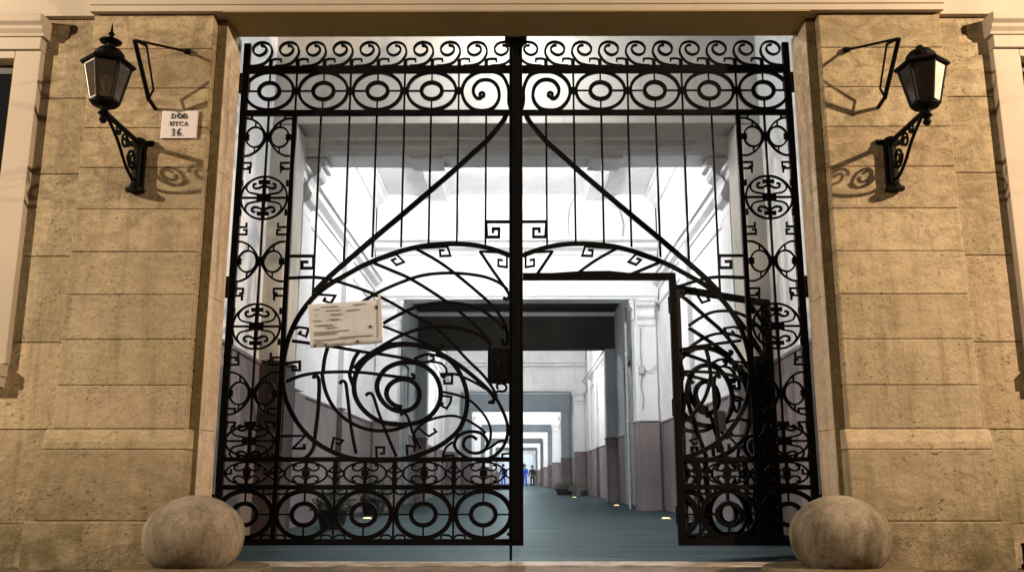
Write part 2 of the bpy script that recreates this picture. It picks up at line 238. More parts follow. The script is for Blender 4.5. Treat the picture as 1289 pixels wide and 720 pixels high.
# ------------------------------------------------------------------ mesh builder
jit = [0]
def jitter():
    jit[0] = (jit[0] * 7 + 3) % 101
    return (jit[0] - 50) * .00006
class MB:
    def __init__(s): s.v = []; s.f = []; s.tone = []
    def add(s, vs, fs, tone=1.):
        o = len(s.v); s.v += [tuple(v) for v in vs]
        for f in fs: s.f.append(tuple(i + o for i in f)); s.tone.append(tone)
    def box(s, x0, x1, y0, y1, z0, z1, tone=1.):
        x0, x1 = min(x0, x1), max(x0, x1)
        vs = [(x, y, z) for z in (z0, z1) for y in (y0, y1) for x in (x0, x1)]
        s.add(vs, [(0, 2, 3, 1), (4, 5, 7, 6), (0, 1, 5, 4), (2, 6, 7, 3), (0, 4, 6, 2), (1, 3, 7, 5)], tone)
    def prism(s, poly, axis, a0, a1, tone=1.):
        # poly: 2D points in the plane normal to the axis; axis 'x': (y,z), 'y': (x,z), 'z': (x,y)
        def mk(p, a): return {'x': (a, p[0], p[1]), 'y': (p[0], a, p[1]), 'z': (p[0], p[1], a)}[axis]
        n = len(poly)
        vs = [mk(p, a0) for p in poly] + [mk(p, a1) for p in poly]
        fs = [tuple(range(n)), tuple(range(2*n-1, n-1, -1))]
        fs += [(i, i + n, (i+1) % n + n, (i+1) % n) for i in range(n)]
        s.add(vs, fs, tone)
    def sweep(s, pts, w, d, y=0., closed=False, dx=0., dz=0.):
        """flat iron bar following a line in the x-z plane"""
        pts = [(p[0] + dx, p[1] + dz) for p in pts]
        q = [pts[0]]
        for p in pts[1:]:
            if math.hypot(p[0]-q[-1][0], p[1]-q[-1][1]) > 1e-4: q.append(p)
        if closed and math.hypot(q[0][0]-q[-1][0], q[0][1]-q[-1][1]) < 1e-4: q.pop()
        n = len(q)
        if n < 2: return
        d = d/2 + jitter(); y += jitter()*.5
        ring = []
        for i in range(n):
            if closed: a, b_ = q[i-1], q[(i+1) % n]
            else: a, b_ = q[max(i-1, 0)], q[min(i+1, n-1)]
            def nrm(u, v):
                dx_, dz_ = v[0]-u[0], v[1]-u[1]; l = math.hypot(dx_, dz_) or 1
                return (-dz_/l, dx_/l)
            if (0 < i < n-1) or closed:
                n1, n2 = nrm(a, q[i]), nrm(q[i], b_)
                mx, mz = n1[0]+n2[0], n1[1]+n2[1]; l = math.hypot(mx, mz) or 1
                mx, mz = mx/l, mz/l
                k = 1/max(.6, mx*n1[0] + mz*n1[1])
            else:
                mx, mz = nrm(a, b_); k = 1
            h = w/2*k
            x, z = q[i]
            ring.append([(x+mx*h, y-d, z+mz*h), (x-mx*h, y-d, z-mz*h), (x-mx*h, y+d, z-mz*h), (x+mx*h, y+d, z+mz*h)])
        vs = [v for r_ in ring for v in r_]
        fs = []
        m = n if closed else n-1
        for i in range(m):
            a, b_ = 4*i, 4*((i+1) % n)
            for k in range(4): fs.append((a+k, a+(k+1) % 4, b_+(k+1) % 4, b_+k))
        if not closed: fs += [(3, 2, 1, 0), tuple(4*(n-1)+k for k in range(4))]
        s.add(vs, fs)
    def tube(s, pts, r, n=10, closed=False):
        pts = [Vector(p) for p in pts]
        rr = r if isinstance(r, (list, tuple)) else [r]*len(pts)
        vs, fs = [], []
        t0 = (pts[1]-pts[0]).normalized()
        u = t0.cross(Vector((0, 0, 1)))
        if u.length < 1e-3: u = Vector((1, 0, 0))
        u.normalize()
        for i, p_ in enumerate(pts):
            t = (pts[min(i+1, len(pts)-1)] - pts[max(i-1, 0)]).normalized()
            u = (u - t*u.dot(t)).normalized(); v = t.cross(u)
            for k in range(n):
                a = 2*math.pi*k/n
                vs.append(p_ + (u*math.cos(a) + v*math.sin(a))*rr[i])
        for i in range(len(pts)-1):
            for k in range(n): fs.append((i*n+k, i*n+(k+1) % n, (i+1)*n+(k+1) % n, (i+1)*n+k))
        fs += [tuple(range(n-1, -1, -1)), tuple((len(pts)-1)*n+k for k in range(n))]
        s.add(vs, fs)
    def lathe(s, prof, cx, cy, n=24, rot=0., sx=1., sy=1.):
        vs, fs = [], []
        for r, z in prof:
            for k in range(n):
                a = 2*math.pi*k/n + rot
                vs.append((cx + r*math.cos(a)*sx, cy + r*math.sin(a)*sy, z))
        for i in range(len(prof)-1):
            for k in range(n): fs.append((i*n+k, i*n+(k+1) % n, (i+1)*n+(k+1) % n, (i+1)*n+k))
        fs += [tuple(range(n-1, -1, -1)), tuple((len(prof)-1)*n+k for k in range(n))]
        s.add(vs, fs)
    def mirror(s):
        o = MB(); o.v = [(-x, y, z) for x, y, z in s.v]; o.f = [tuple(reversed(f)) for f in s.f]; o.tone = s.tone[:]
        return o
    def build(s, name, mat, parent=None, bevel=0., smooth=False, seg=2):
        me = bpy.data.meshes.new(name)
        me.from_pydata(s.v, [], s.f); me.update()
        a = me.color_attributes.new('tone', 'FLOAT_COLOR', 'CORNER')
        k = 0
        for p_ in me.polygons:
            t = s.tone[p_.index]
            for _ in p_.loop_indices:
                a.data[k].color = (*t, 1) if isinstance(t, tuple) else (t, t, t, 1); k += 1
            p_.use_smooth = smooth
        bm = bmesh.new(); bm.from_mesh(me)
        bmesh.ops.recalc_face_normals(bm, faces=bm.faces); bm.to_mesh(me); bm.free()
        me.materials.append(M[mat] if isinstance(mat, str) else mat)
        o = bpy.data.objects.new(name, me); col.objects.link(o)
        if parent:
            o.parent = parent
            o.matrix_parent_inverse = Matrix.Translation(-parent.location) if parent.type == 'EMPTY' else Matrix()
        if bevel:
            bv = o.modifiers.new('bevel', 'BEVEL'); bv.width = bevel; bv.segments = seg; bv.limit_method = 'ANGLE'
        return o
def tag(o, label=None, cat=None, group=None, kind=None):
    if label: o['label'] = label
    if cat: o['category'] = cat
    if group: o['group'] = group
    if kind: o['kind'] = kind
    return o
def empty(name, loc, label, cat, group=None):
    o = bpy.data.objects.new(name, None); col.objects.link(o); o.location = loc
    o.empty_display_size = .1
    return tag(o, label, cat, group)
def cat_rom(p, sub=7):
    out = []
    n = len(p)
    for i in range(n-1):
        p0, p1, p2, p3 = p[max(i-1, 0)], p[i], p[i+1], p[min(i+2, n-1)]
        for k in range(sub):
            t = k/sub
            out.append(tuple(.5*((2*p1[j]) + (-p0[j]+p2[j])*t + (2*p0[j]-5*p1[j]+4*p2[j]-p3[j])*t*t + (-p0[j]+3*p1[j]-3*p2[j]+p3[j])*t**3) for j in (0, 1)))
    out.append(tuple(p[-1]))
    return out
def ell(cx, cz, rx, rz, n=48, a0=0., a1=360.):
    full = abs(a1-a0) >= 360
    m = n + 1
    return [(cx+rx*math.cos(R(a0+(a1-a0)*k/n)), cz+rz*math.sin(R(a0+(a1-a0)*k/n))) for k in range(m)]

cr = lambda p_: cat_rom(p_, 5)
# ------------------------------------------------------------------ iron gate: line work of one leaf (left), metres, z up
PITCH = .4767
CEN = [-.265 - PITCH*k for k in range(5)]           # roundel centres
BND = [-.504 - PITCH*k for k in range(4)]           # bars between roundels
Z_TOP, Z_R1, Z_R2, Z_B1, Z_B2, Z_B3 = 4.41, 4.165, 3.757, .783, .564, .140
lines = []     # (part name, [(pts, width, depth)], )
def part(name, *sweeps): lines.append((name, list(sweeps)))
def sub(pts, off): return [(p[0]+off[0], p[1]+off[1]) for p in pts]
def mx(pts, cx): return [(2*cx-p[0], p[1]) for p in pts]
def mz(pts, cz): return [(p[0], 2*cz-p[1]) for p in pts]
# frame
part('stile', ([(-2.385, .115), (-2.385, Z_TOP)], .052, .045))
part('stile', ([(-1.934, Z_B3), (-1.934, Z_R2)], .036, .034))
for z, w in ((Z_R1, .062), (Z_R2, .042), (Z_B1, .034), (Z_B2, .036), (Z_B3, .046)):
    part('rail', ([(-2.40, z), (-.05, z)], w, .036))
# row of roundels above and below
def roundel(cx, cz, rx, rz, ix, iz, w1, w2):
    sw = [(ell(cx, cz, rx, rz), w1, .026), (ell(cx, cz, ix, iz), w2, .026)]
    for a, b_ in (((cx-rx, cz), (cx-ix, cz)), ((cx+ix, cz), (cx+rx, cz)), ((cx, cz-rz), (cx, cz-iz)), ((cx, cz+iz), (cx, cz+rz))):
        sw.append(([a, b_], .013, .016))
    part('roundel', *sw)
for k, cx in enumerate(CEN):
    if k: roundel(cx, 3.963, .214, .176, .090, .078, .024, .030)
    roundel(cx, .353, .220, .182, .098, .084, .034, .032)
cx = CEN[0]
sp = [((X-315)*.00120 + cx, -(Y-565)*.00136 + 3.963) for X, Y in [(500, 705), (482, 640), (478, 545), (440, 465), (380, 435), (310, 428), (235, 445), (170, 490), (140, 560), (160, 635), (220, 690), (300, 702), (370, 680), (410, 620), (405, 550), (370, 505), (320, 488), (262, 500), (225, 545), (228, 590), (255, 618), (285, 612)]]
part('roundel', (cat_rom(sp), .026, .026), (ell(cx-.035, 3.925, .02, .02, 16), .022, .028))
# knots where neighbouring roundels touch
for bx in BND + [-2.385]:
    part('knot', (ell(bx, 3.963, .014, .014, 14), .032, .034))
    part('knot', (ell(bx, .353, .014, .014, 14), .034, .036))
# short bars through the top band
for x in [c for c in BND]:
    part('vertical_bar', ([(x, Z_R2), (x, Z_R1)], .016, .018))
# scroll finials on the top rail
for k in range(10):
    ax = -2.172 + .2385*k
    pts = [((X-525)*.00114 + ax, -(Y-325)*.00136 + Z_R1+.03) for X, Y in [(350, 322), (420, 318), (480, 298), (520, 255), (530, 215), (508, 172), (460, 155), (410, 165), (382, 195), (390, 230), (430, 247), (470, 232), (485, 205), (470, 183), (440, 178)]]
    hook = [((X-525)*.00114 + ax, -(Y-325)*.00136 + Z_R1+.03) for X, Y in [(520, 325), (525, 280), (560, 272), (602, 274), (604, 294)]]
    sw = [(cat_rom(pts), .017, .026), ([(ax, Z_R1+.02), (ax, Z_R1+.095)], .030, .024)]
    if k < 9: sw.append((hook, .015, .02))
    part('scroll_finial', *sw)
# bars of the upper field
for (a, b_) in IRON_TABLE['bars']:
    x = (a[0] + b_[0])/2
    part('vertical_bar', ([(x, Z_R2), (x, b_[1])], .0165, .018))
part('sweeping_brace', (cat_rom([tuple(p) for p in IRON_TABLE['diag']]), .036, .032))
# narrow band of ovals
zc = (Z_B1+Z_B2)/2
for cx in CEN:
    sw = [(ell(cx, zc, .172, .088), .015, .02), ([(cx, Z_B2), (cx, Z_B1)], .024, .026), ([(cx-.03, zc), (cx+.03, zc)], .05, .024)]
    for s_ in (-1, 1):
        up = cat_rom([(cx, zc+.055), (cx+s_*.05, zc+.022), (cx+s_*.095, zc+.03), (cx+s_*.10, zc+.058), (cx+s_*.075, zc+.062)], 4)
        sw += [(up, .014, .018), (mz(up, zc), .014, .018)]
        arm = cat_rom([(cx+s_*.236, zc+.10), (cx+s_*.215, zc+.045), (cx+s_*.165, zc+.0), (cx+s_*.215, zc-.045), (cx+s_*.236, zc-.10)], 5)
        sw.append((arm, .013, .017))
    part('oval', *sw)
for bx in BND[:4]:
    sw = [([(bx, Z_B2), (bx, Z_B1)], .034, .026), ([(bx, .353+.02), (bx, Z_B2)], .015, .018), ([(bx, Z_B3), (bx, .353-.02)], .015, .018)]
    for s_ in (-1, 1):
        h1 = cat_rom([(bx, Z_B3+.02), (bx+s_*.03, Z_B3+.052), (bx+s_*.085, Z_B3+.05), (bx+s_*.098, Z_B3+.024)], 4)
        h2 = cat_rom([(bx, Z_B2-.02), (bx+s_*.03, Z_B2-.052), (bx+s_*.085, Z_B2-.05), (bx+s_*.098, Z_B2-.022)], 4)
        sw += [(h1, .014, .018), (h2, .014, .018)]
        h3 = [(bx, Z_B1+.012), (bx+s_*.075, Z_B1+.03)]
        sw.append(([(bx+s_*.0, zc), (bx+s_*.06, zc+.02)], .016, .018))
    part('boundary_bar', *sw)
# tall side panel
px = -2.164
part('vertical_bar', ([(px, Z_B1), (px, Z_R2)], .0165, .018))
HW = .205
def motif_a(cz):
    sw = [(ell(px, cz, .016, .018, 14), .038, .034)]
    for s_ in (-1, 1):
        sw.append((ell(px+s_*.108, cz, .078, .092, 30), .015, .018))
        arc = cat_rom([(px+s_*(HW-.0), cz+.172), (px+s_*.15, cz+.166), (px+s_*.075, cz+.115), (px+s_*.012, cz+.0), (px+s_*.075, cz-.115), (px+s_*.15, cz-.166), (px+s_*(HW-.0), cz-.172)], 7)
        sw.append((arc, .016, .018))
        sw += [([(px+s_*.108, cz+.09), (px+s_*.108, cz+.148)], .012, .014), ([(px+s_*.108, cz-.09), (px+s_*.108, cz-.148)], .012, .014)]
        hk = [(px+s_*HW, cz+.235), (px+s_*(HW-.075), cz+.235), (px+s_*(HW-.075), cz+.275), (px+s_*(HW-.045), cz+.275)]
        if cz < 3.4: sw.append((hk, .016, .018))
        else: sw.append(([(px+s_*HW, cz+.20), (px+s_*(HW-.06), cz+.20), (px+s_*(HW-.06), cz+.17)], .016, .018))
        sw.append((mz(hk, cz), .016, .018))
        sw.append(([(px+s_*HW, cz), (px+s_*(HW-.045), cz)], .05, .024))
    part('side_motif', *sw)
def motif_b(cz, rz=.19):
    sw = [(ell(px, cz, .198, rz), .017, .019), ([(px-.2, cz), (px+.2, cz)], .017, .018), ([(px-.06, cz), (px+.06, cz)], .06, .026), ([(px, cz-rz), (px, cz+rz)], .026, .024)]
    for s_ in (-1, 1):
        for t in (-1, 1):
            e1 = cat_rom([(px, cz+t*.115), (px+s_*.05, cz+t*.085), (px+s_*.09, cz+t*.09), (px+s_*.095, cz+t*.118), (px+s_*.07, cz+t*.125)], 4)
            loop = cat_rom([(px+s_*.04, cz+t*.03), (px+s_*.13, cz+t*.05), (px+s_*.155, cz+t*.10), (px+s_*.12, cz+t*.15)], 5)
            sw += [(e1, .018, .02), (loop, .014, .016)]
            sw.append(([(px, cz+t*.14), (px+s_*.05, cz+t*.14)], .03, .024))
            sw.append(([(px+s_*HW, cz+t*.26), (px+s_*(HW-.07), cz+t*.26), (px+s_*(HW-.07), cz+t*.22)], .016, .018))
            sw.append(([(px+s_*HW, cz+t*.13), (px+s_*(HW-.02), cz+t*.13)], .05, .022))
    part('side_motif', *sw)
motif_a(3.535); motif_b(2.985); motif_a(2.425); motif_b(1.87); motif_a(1.315); motif_b(.93, .12)
# the great spiral and its ribs
for i, (w, sm, pts) in enumerate(IRON_TABLE['S']):
    pts = [tuple(p) for p in pts]
    part('spiral_ring' if i == 0 else 'curved_rib', (cat_rom(pts, 6), w, .026))
for (w, sm, pts) in IRON_TABLE['fr']:
    part('fret_hook', ([tuple(p) for p in pts], w, .022))

def clip(pts, inside):
    """split a line into the runs whose points satisfy inside()"""
    dense = [pts[0]]
    for a, b_ in zip(pts, pts[1:]):
        L = math.hypot(b_[0]-a[0], b_[1]-a[1]); k = max(1, int(L/.012))
        dense += [(a[0]+(b_[0]-a[0])*j/k, a[1]+(b_[1]-a[1])*j/k) for j in range(1, k+1)]
    runs, cur = [], []
    for p_ in dense:
        if inside(p_): cur.append(p_)
        else:
            if len(cur) > 2: runs.append(cur)
            cur = []
    if len(cur) > 2: runs.append(cur)
    return runs
def emit(name, sweeps, parent, mat='iron', mirror=False, dx=0.):
    mb = MB()
    for pts, w, d in sweeps:
        cl = len(pts) > 8 and math.hypot(pts[0][0]-pts[-1][0], pts[0][1]-pts[-1][1]) < 1e-3
        mb.sweep([((-p[0] if mirror else p[0])+dx, p[1]) for p in pts], w*(1.02 if w < .021 else 1.08), d, 0., cl)
    return mb.build(name, mat, parent) if mb.v else None

# ---- left leaf
leafL = empty('gate_leaf', (-2.41, 0, 0), 'tall closed wrought iron gate leaf with paper notice tied on its spiral, left half', 'gate')
for name, sw in lines: emit(name, sw, leafL)
mb = MB(); mb.box(-.060, .055, -.045, .035, .115, 4.43)
mb.box(-.030, .024, -.060, -.044, .15, 4.36)
mb.box(-.10, .095, -.07, .06, 4.424, 4.452); mb.box(-.075, .07, -.055, .045, 4.40, 4.426)
mb.build('meeting_post', 'iron', leafL, .004)
mb = MB(); mb.box(-.235, -.058, -.04, .04, 1.395, 1.680); mb.box(-.215, -.075, -.048, -.039, 1.415, 1.66)
lb = mb.build('lock_box', 'iron', leafL, .004)
mb = MB(); mb.lathe([(.016, 0), (.016, .012)], 0, 0, 12)
mb.v = [(x-.15, -.05-z, y+1.56) for x, y, z in mb.v]
mb.box(-.155, -.145, -.056, -.048, 1.50, 1.55)
mb.build('keyhole', 'rusty_iron', lb)
mb = MB(); mb.tube([(-.045, -.02, .30), (-.045, -.02, .004)], .011); mb.box(-.075, -.015, -.04, 0, .19, .215)
mb.build('drop_bolt', 'iron', leafL)
for z in (4.03, 2.2, .42):
    mb = MB(); mb.box(-2.47, -2.35, -.03, .03, z-.05, z+.05); mb.tube([(-2.425, -.02, z-.09), (-2.425, -.02, z+.09)], .022)
    mb.build('hinge', 'iron', leafL, .003)
# ---- right leaf with the open wicket door
HX, WT = -1.300, 2.262        # hinge line and head of the wicket (leaf coordinates before mirroring)
leafR = empty('gate_leaf', (2.41, 0, 0), 'tall wrought iron gate leaf with small wicket door swung inward, right half', 'gate')
wick = bpy.data.objects.new('wicket_door', None); col.objects.link(wick); wick.parent = leafR
wick.matrix_parent_inverse = Matrix.Translation((-2.41, 0, 0))
wick.location = (1.300, 0, 0)
tag(wick, 'open wicket door standing ajar behind the gate leaf')
def put(o):
    o.parent = wick; o.matrix_parent_inverse = Matrix()
in_door = lambda p_: (p_[0] > HX+.02) and (p_[0] < -.085) and (p_[1] < WT-.04)
in_leaf = lambda p_: (p_[0] < HX-.005) or (p_[1] > WT+.01)
for name, sw in lines:
    a, d_ = [], []
    for pts, w, dep in sw:
        pts2 = pts
        if all(in_leaf(p_) for p_ in clip(pts, lambda q: True)[0]) if len(clip(pts, lambda q: True)) else in_leaf(pts[0]) and in_leaf(pts[-1]):
            a.append((pts, w, dep)); continue
        for r_ in clip(pts, in_leaf): a.append((r_, w, dep))
        for r_ in clip(pts, in_door): d_.append((r_, w, dep))
    if a: emit(name, a, leafR, mirror=True)
    if d_:
        o = emit(name, d_, None, mirror=True, dx=-1.300)
        if o: put(o)
# frame round the wicket opening
mb = MB(); mb.box(.056, 1.337, -.03, .03, 2.262, 2.318)
mb.prism([(.30, 2.318), (.50, 2.332), (.78, 2.336), (.95, 2.318)], 'y', -.028, .028)
mb.build('wicket_head', 'iron', leafR, .003)
mb = MB(); mb.box(1.282, 1.337, -.031, .031, .115, 2.263); mb.build('wicket_jamb', 'iron', leafR, .003)
for z in (4.03, 2.2, .42):
    mb = MB(); mb.box(2.35, 2.47, -.03, .03, z-.05, z+.05); mb.tube([(2.425, -.02, z-.09), (2.425, -.02, z+.09)], .022)
    mb.build('hinge', 'iron', leafR, .003)
# door frame (door coordinates: hinge at 0, free edge at -1.21)
def dpart(name, mat, boxes, bev=.003):
    mb = MB()
    for b_ in boxes: mb.box(*b_)
    o = mb.build(name, mat, None, bev); put(o); return o
dpart('door_stile', 'rusty_iron', [(-.075, -.015, -.026, .026, .118, 2.225)])
dpart('door_stile', 'iron', [(-1.215, -1.135, -.026, .026, .118, 2.225)])
dpart('door_rail', 'iron', [(-1.136, -.074, -.024, .024, 2.165, 2.222)])
dpart('door_rail', 'iron', [(-1.136, -.074, -.024, .024, .122, .205)])
dpart('lock_box', 'iron', [(-1.136, -.985, -.045, .045, 1.36, 1.69), (-1.12, -1.0, .044, .055, 1.38, 1.67)])
dpart('kick_plate', 'iron', [(-1.13, -.985, -.012, .012, .206, 1.36)])
dpart('paper_tag', 'paper', [(-.545, -.44, .030, .036, 1.02, 1.19)], 0)
for z in (.35, 1.2, 2.05):
    mb = MB(); mb.tube([(-.005, -.025, z-.07), (-.005, -.025, z+.07)], .018); o = mb.build('door_hinge', 'iron', None); put(o)
wick.rotation_euler = (0, 0, R(-(180-35)))

# ------------------------------------------------------------------ notice board on the left leaf
t = empty('paper_notice', (-1.42, -.04, 1.89), 'tattered paper notice tied to the spiral of the left gate leaf', 'notice')
def P2(u, v):     # u,v in 0..1 over the sheet (slightly crooked)
    a = (-1.735, 2.045); b_ = (-1.125, 2.09); c_ = (-1.700, 1.683); d_ = (-1.105, 1.725)
    x = (a[0]*(1-u)+b_[0]*u)*(1-v) + (c_[0]*(1-u)+d_[0]*u)*v
    z = (a[1]*(1-u)+b_[1]*u)*(1-v) + (c_[1]*(1-u)+d_[1]*u)*v
    return x, z
vs, fs = [], []
NU, NV = 16, 10
for layer in (0, 1):
    for j in range(NV+1):
        for i in range(NU+1):
            x, z = P2(i/NU, j/NV)
            y = -.034 - .003*math.sin(i*.5+j*.4) - .002*math.sin(j*1.1) + layer*.003
            if j == NV: z += .002*math.sin(i*1.3)
            vs.append((x, y, z))
W_ = NU+1; O_ = W_*(NV+1)
for j in range(NV):
    for i in range(NU):
        a = j*W_+i; fs += [(a, a+1, a+W_+1, a+W_), (O_+a, O_+a+W_, O_+a+W_+1, O_+a+1)]
for i in range(NU): fs += [(i, O_+i, O_+i+1, i+1), (NV*W_+i, NV*W_+i+1, O_+NV*W_+i+1, O_+NV*W_+i)]
for j in range(NV): fs += [(j*W_, (j+1)*W_, O_+(j+1)*W_, O_+j*W_), (j*W_+NU, O_+j*W_+NU, O_+(j+1)*W_+NU, (j+1)*W_+NU)]
mb = MB(); mb.add(vs, fs); sheet = mb.build('sheet', 'paper', t, smooth=True)
def onsheet(mb, u0, u1, v0, v1, y=-.0405):
    q = [P2(u0, v0), P2(u1, v0), P2(u1, v1), P2(u0, v1)]
    mb.add([(x, y, z) for x, z in q] + [(x, y+.001, z) for x, z in q], [(0, 1, 2, 3), (7, 6, 5, 4), (0, 4, 5, 1), (1, 5, 6, 2), (2, 6, 7, 3), (3, 7, 4, 0)])
for (u0, u1, v) in [(.08, .16, .12), (.18, .41, .07), (.24, .44, .16), (.62, .80, .06), (.10, .13, .24), (.30, .46, .25), (.52, .70, .18), (.06, .17, .37), (.28, .43, .36), (.08, .32, .48), (.22, .38, .55), (.06, .55, .64), (.06, .38, .69), (.05, .62, .82), (.40, .86, .79), (.30, .48, .93), (.05, .20, .88)]:
    u = u0; mb = MB()
    while u < u1:
        l = random.uniform(.02, .06); onsheet(mb, u, min(u+l, u1), v, v+random.uniform(.022, .04)); u += l+.009
    mb.build('written_line', 'faded_ink', sheet)
mb = MB(); onsheet(mb, .915, .965, .13, .22, -.0425); mb.build('stamp', 'ink', sheet)
mb = MB()
for u, v in ((.07, .97), (.22, .97), (.66, .94), (.84, .62)): onsheet(mb, u-.018, u+.018, v-.04, v+.02, -.0425)
mb.build('fastening', 'ink', t)
mb = MB(); onsheet(mb, .955, .995, -.12, .85, -.044); mb.build('tape', 'tape', t)

# ------------------------------------------------------------------ street front (stone piers, lintel, window surrounds)
fac = empty('street_facade', (0, -.5, 0), 'tan limestone street front with two block piers and pale lintel framing the gateway', 'building')
COURSES = [1.00, 1.33, 1.685, 2.04, 2.385, 2.735, 3.085, 3.425, 3.77, 4.12, 4.425]
def tone():
    g = random.uniform(.78, 1.12)
    return (g*random.uniform(.97, 1.03), g, g*random.uniform(.93, 1.03))
PF = -.50     # pier face
for s_ in (-1, 1):
    pr = MB()
    for a, b_ in zip(COURSES, COURSES[1:]):
        j = random.uniform(-.002, .002)
        pr.box(s_*2.52, s_*3.53, PF+j, -.36, a+.0012, b_-.0012, tone())
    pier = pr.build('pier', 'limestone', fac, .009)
    mb = MB(); mb.box(s_*2.527, s_*3.523, PF+.012, -.355, .95, 4.42); mb.build('mortar', 'limestone', pier)
    # base: chamfered block, die, plinth
    mb = MB()
    tn = tone()
    prof = [(-.36, .845), (PF-.042, .845), (PF-.040, .90), (PF-.010, .985), (PF-.006, .997), (-.36, .997)]
    mb.prism(prof, 'x', s_*2.478, s_*3.575, tn)
    mb.box(s_*2.478, s_*3.575, PF-.052, -.36, .325, .842, tone())
    mb.box(s_*2.455, s_*3.62, PF-.105, -.36, -.03, .322, tone())
    mb.build('pier_base', 'limestone', pier, .010)
    # darker strip between pier and reveal, then the reveal
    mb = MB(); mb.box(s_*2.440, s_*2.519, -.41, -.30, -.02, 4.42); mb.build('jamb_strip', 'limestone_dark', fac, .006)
    mb = MB()
    zz = [-.02, 1.0, 2.05, 3.1, 4.42]
    for a, b_ in zip(zz, zz[1:]):
        mb.prism([(s_*2.4385, -.405), (s_*2.425, -.055), (s_*2.60, -.055), (s_*2.60, -.3), (s_*2.442, -.3), (s_*2.442, -.405)], 'z', a+.002, b_-.002)
    mb.build('reveal', 'reveal_stone', fac, .004)
    # side wall panel between pier and window
    sw = MB()
    zz = [1.0, 1.675, 2.37, 3.06, 3.72, 4.43]
    for a, b_ in zip(zz, zz[1:]): sw.box(s_*3.535, s_*4.03, -.415, -.2, a+.003, b_-.003, tone())
    sw.box(s_*3.535, s_*4.7, -.415, -.2, .30, .996, tone()); sw.box(s_*4.704, s_*6.2, -.415, -.2, .30, .996, tone())
    sw.box(s_*3.535, s_*6.2, -.43, -.2, -.03, .297, tone())
    wp = sw.build('side_wall', 'limestone', fac, .006)
    mb = MB(); mb.box(s_*3.54, s_*6.2, -.400, -.15, -.02, 4.43)
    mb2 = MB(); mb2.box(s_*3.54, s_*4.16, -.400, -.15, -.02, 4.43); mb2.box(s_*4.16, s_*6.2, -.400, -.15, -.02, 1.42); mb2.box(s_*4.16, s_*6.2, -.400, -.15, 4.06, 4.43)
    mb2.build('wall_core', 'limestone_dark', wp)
    # window
    mb = MB(); mb.box(s_*3.955, s_*4.17, -.478, -.30, 1.50, 4.115); mb.box(s_*4.172, s_*6.2, -.476, -.30, 4.05, 4.115)
    w_ = mb.build('window', 'peach_plaster', fac, .006)
    mb = MB(); mb.box(s_*3.965, s_*6.2, -.53, -.3, 1.40, 1.497); mb.box(s_*3.975, s_*6.2, -.51, -.3, 1.32, 1.398); mb.build('sill', 'peach_plaster', w_, .008)
    mb = MB()
    mb.box(s_*3.955, s_*6.2, -.505, -.3, 4.118, 4.225)
    mb.prism([(-.3, 4.228), (-.515, 4.228), (-.52, 4.25), (-.55, 4.28), (-.555, 4.305), (-.59, 4.33), (-.595, 4.375), (-.58, 4.40), (-.3, 4.40)], 'x', s_*3.925, s_*6.2)
    mb.build('cornice', 'peach_plaster', w_, .005)
    mb = MB(); mb.box(s_*4.179, s_*4.20, -.345, -.305, 1.5, 4.05); mb.box(s_*4.20, s_*6.2, -.345, -.305, 3.97, 4.05); mb.box(s_*4.20, s_*6.2, -.34, -.306, 1.5, 1.58)
    mb.build('frame', 'pot_dark', w_, .004)
    mb = MB(); mb.box(s_*4.201, s_*6.2, -.328, -.320, 1.581, 3.969); mb.build('pane', 'dark_glass', w_)
    mb = MB(); mb.box(s_*4.1705, s_*4.178, -.47, -.31, 1.50, 4.048); mb.build('window_reveal', 'soffit_plaster', w_)
    # frieze beyond the pier
    mb = MB(); mb.box(s_*3.545, s_*6.2, -.47, -.2, 4.435, 5.4); mb.build('frieze', 'peach_plaster', fac, .006)
# lintel with mouldings
mb = MB()
prof = [(-.13, 4.432), (-.52, 4.432), (-.52, 4.424), (-.565, 4.424), (-.565, 4.475), (-.58, 4.480), (-.58, 4.555), (-.605, 4.575), (-.605, 4.9), (-.13, 4.9)]
mb.prism(prof, 'x', -3.543, 3.543)
lin = mb.build('lintel', 'peach_plaster', fac, .003)
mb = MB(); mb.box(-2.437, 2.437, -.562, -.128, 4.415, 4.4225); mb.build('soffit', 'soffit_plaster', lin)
mb = MB(); mb.box(-3.543, 3.543, -.605, -.13, 4.902, 5.4); mb.build('upper_wall', 'peach_plaster', fac)

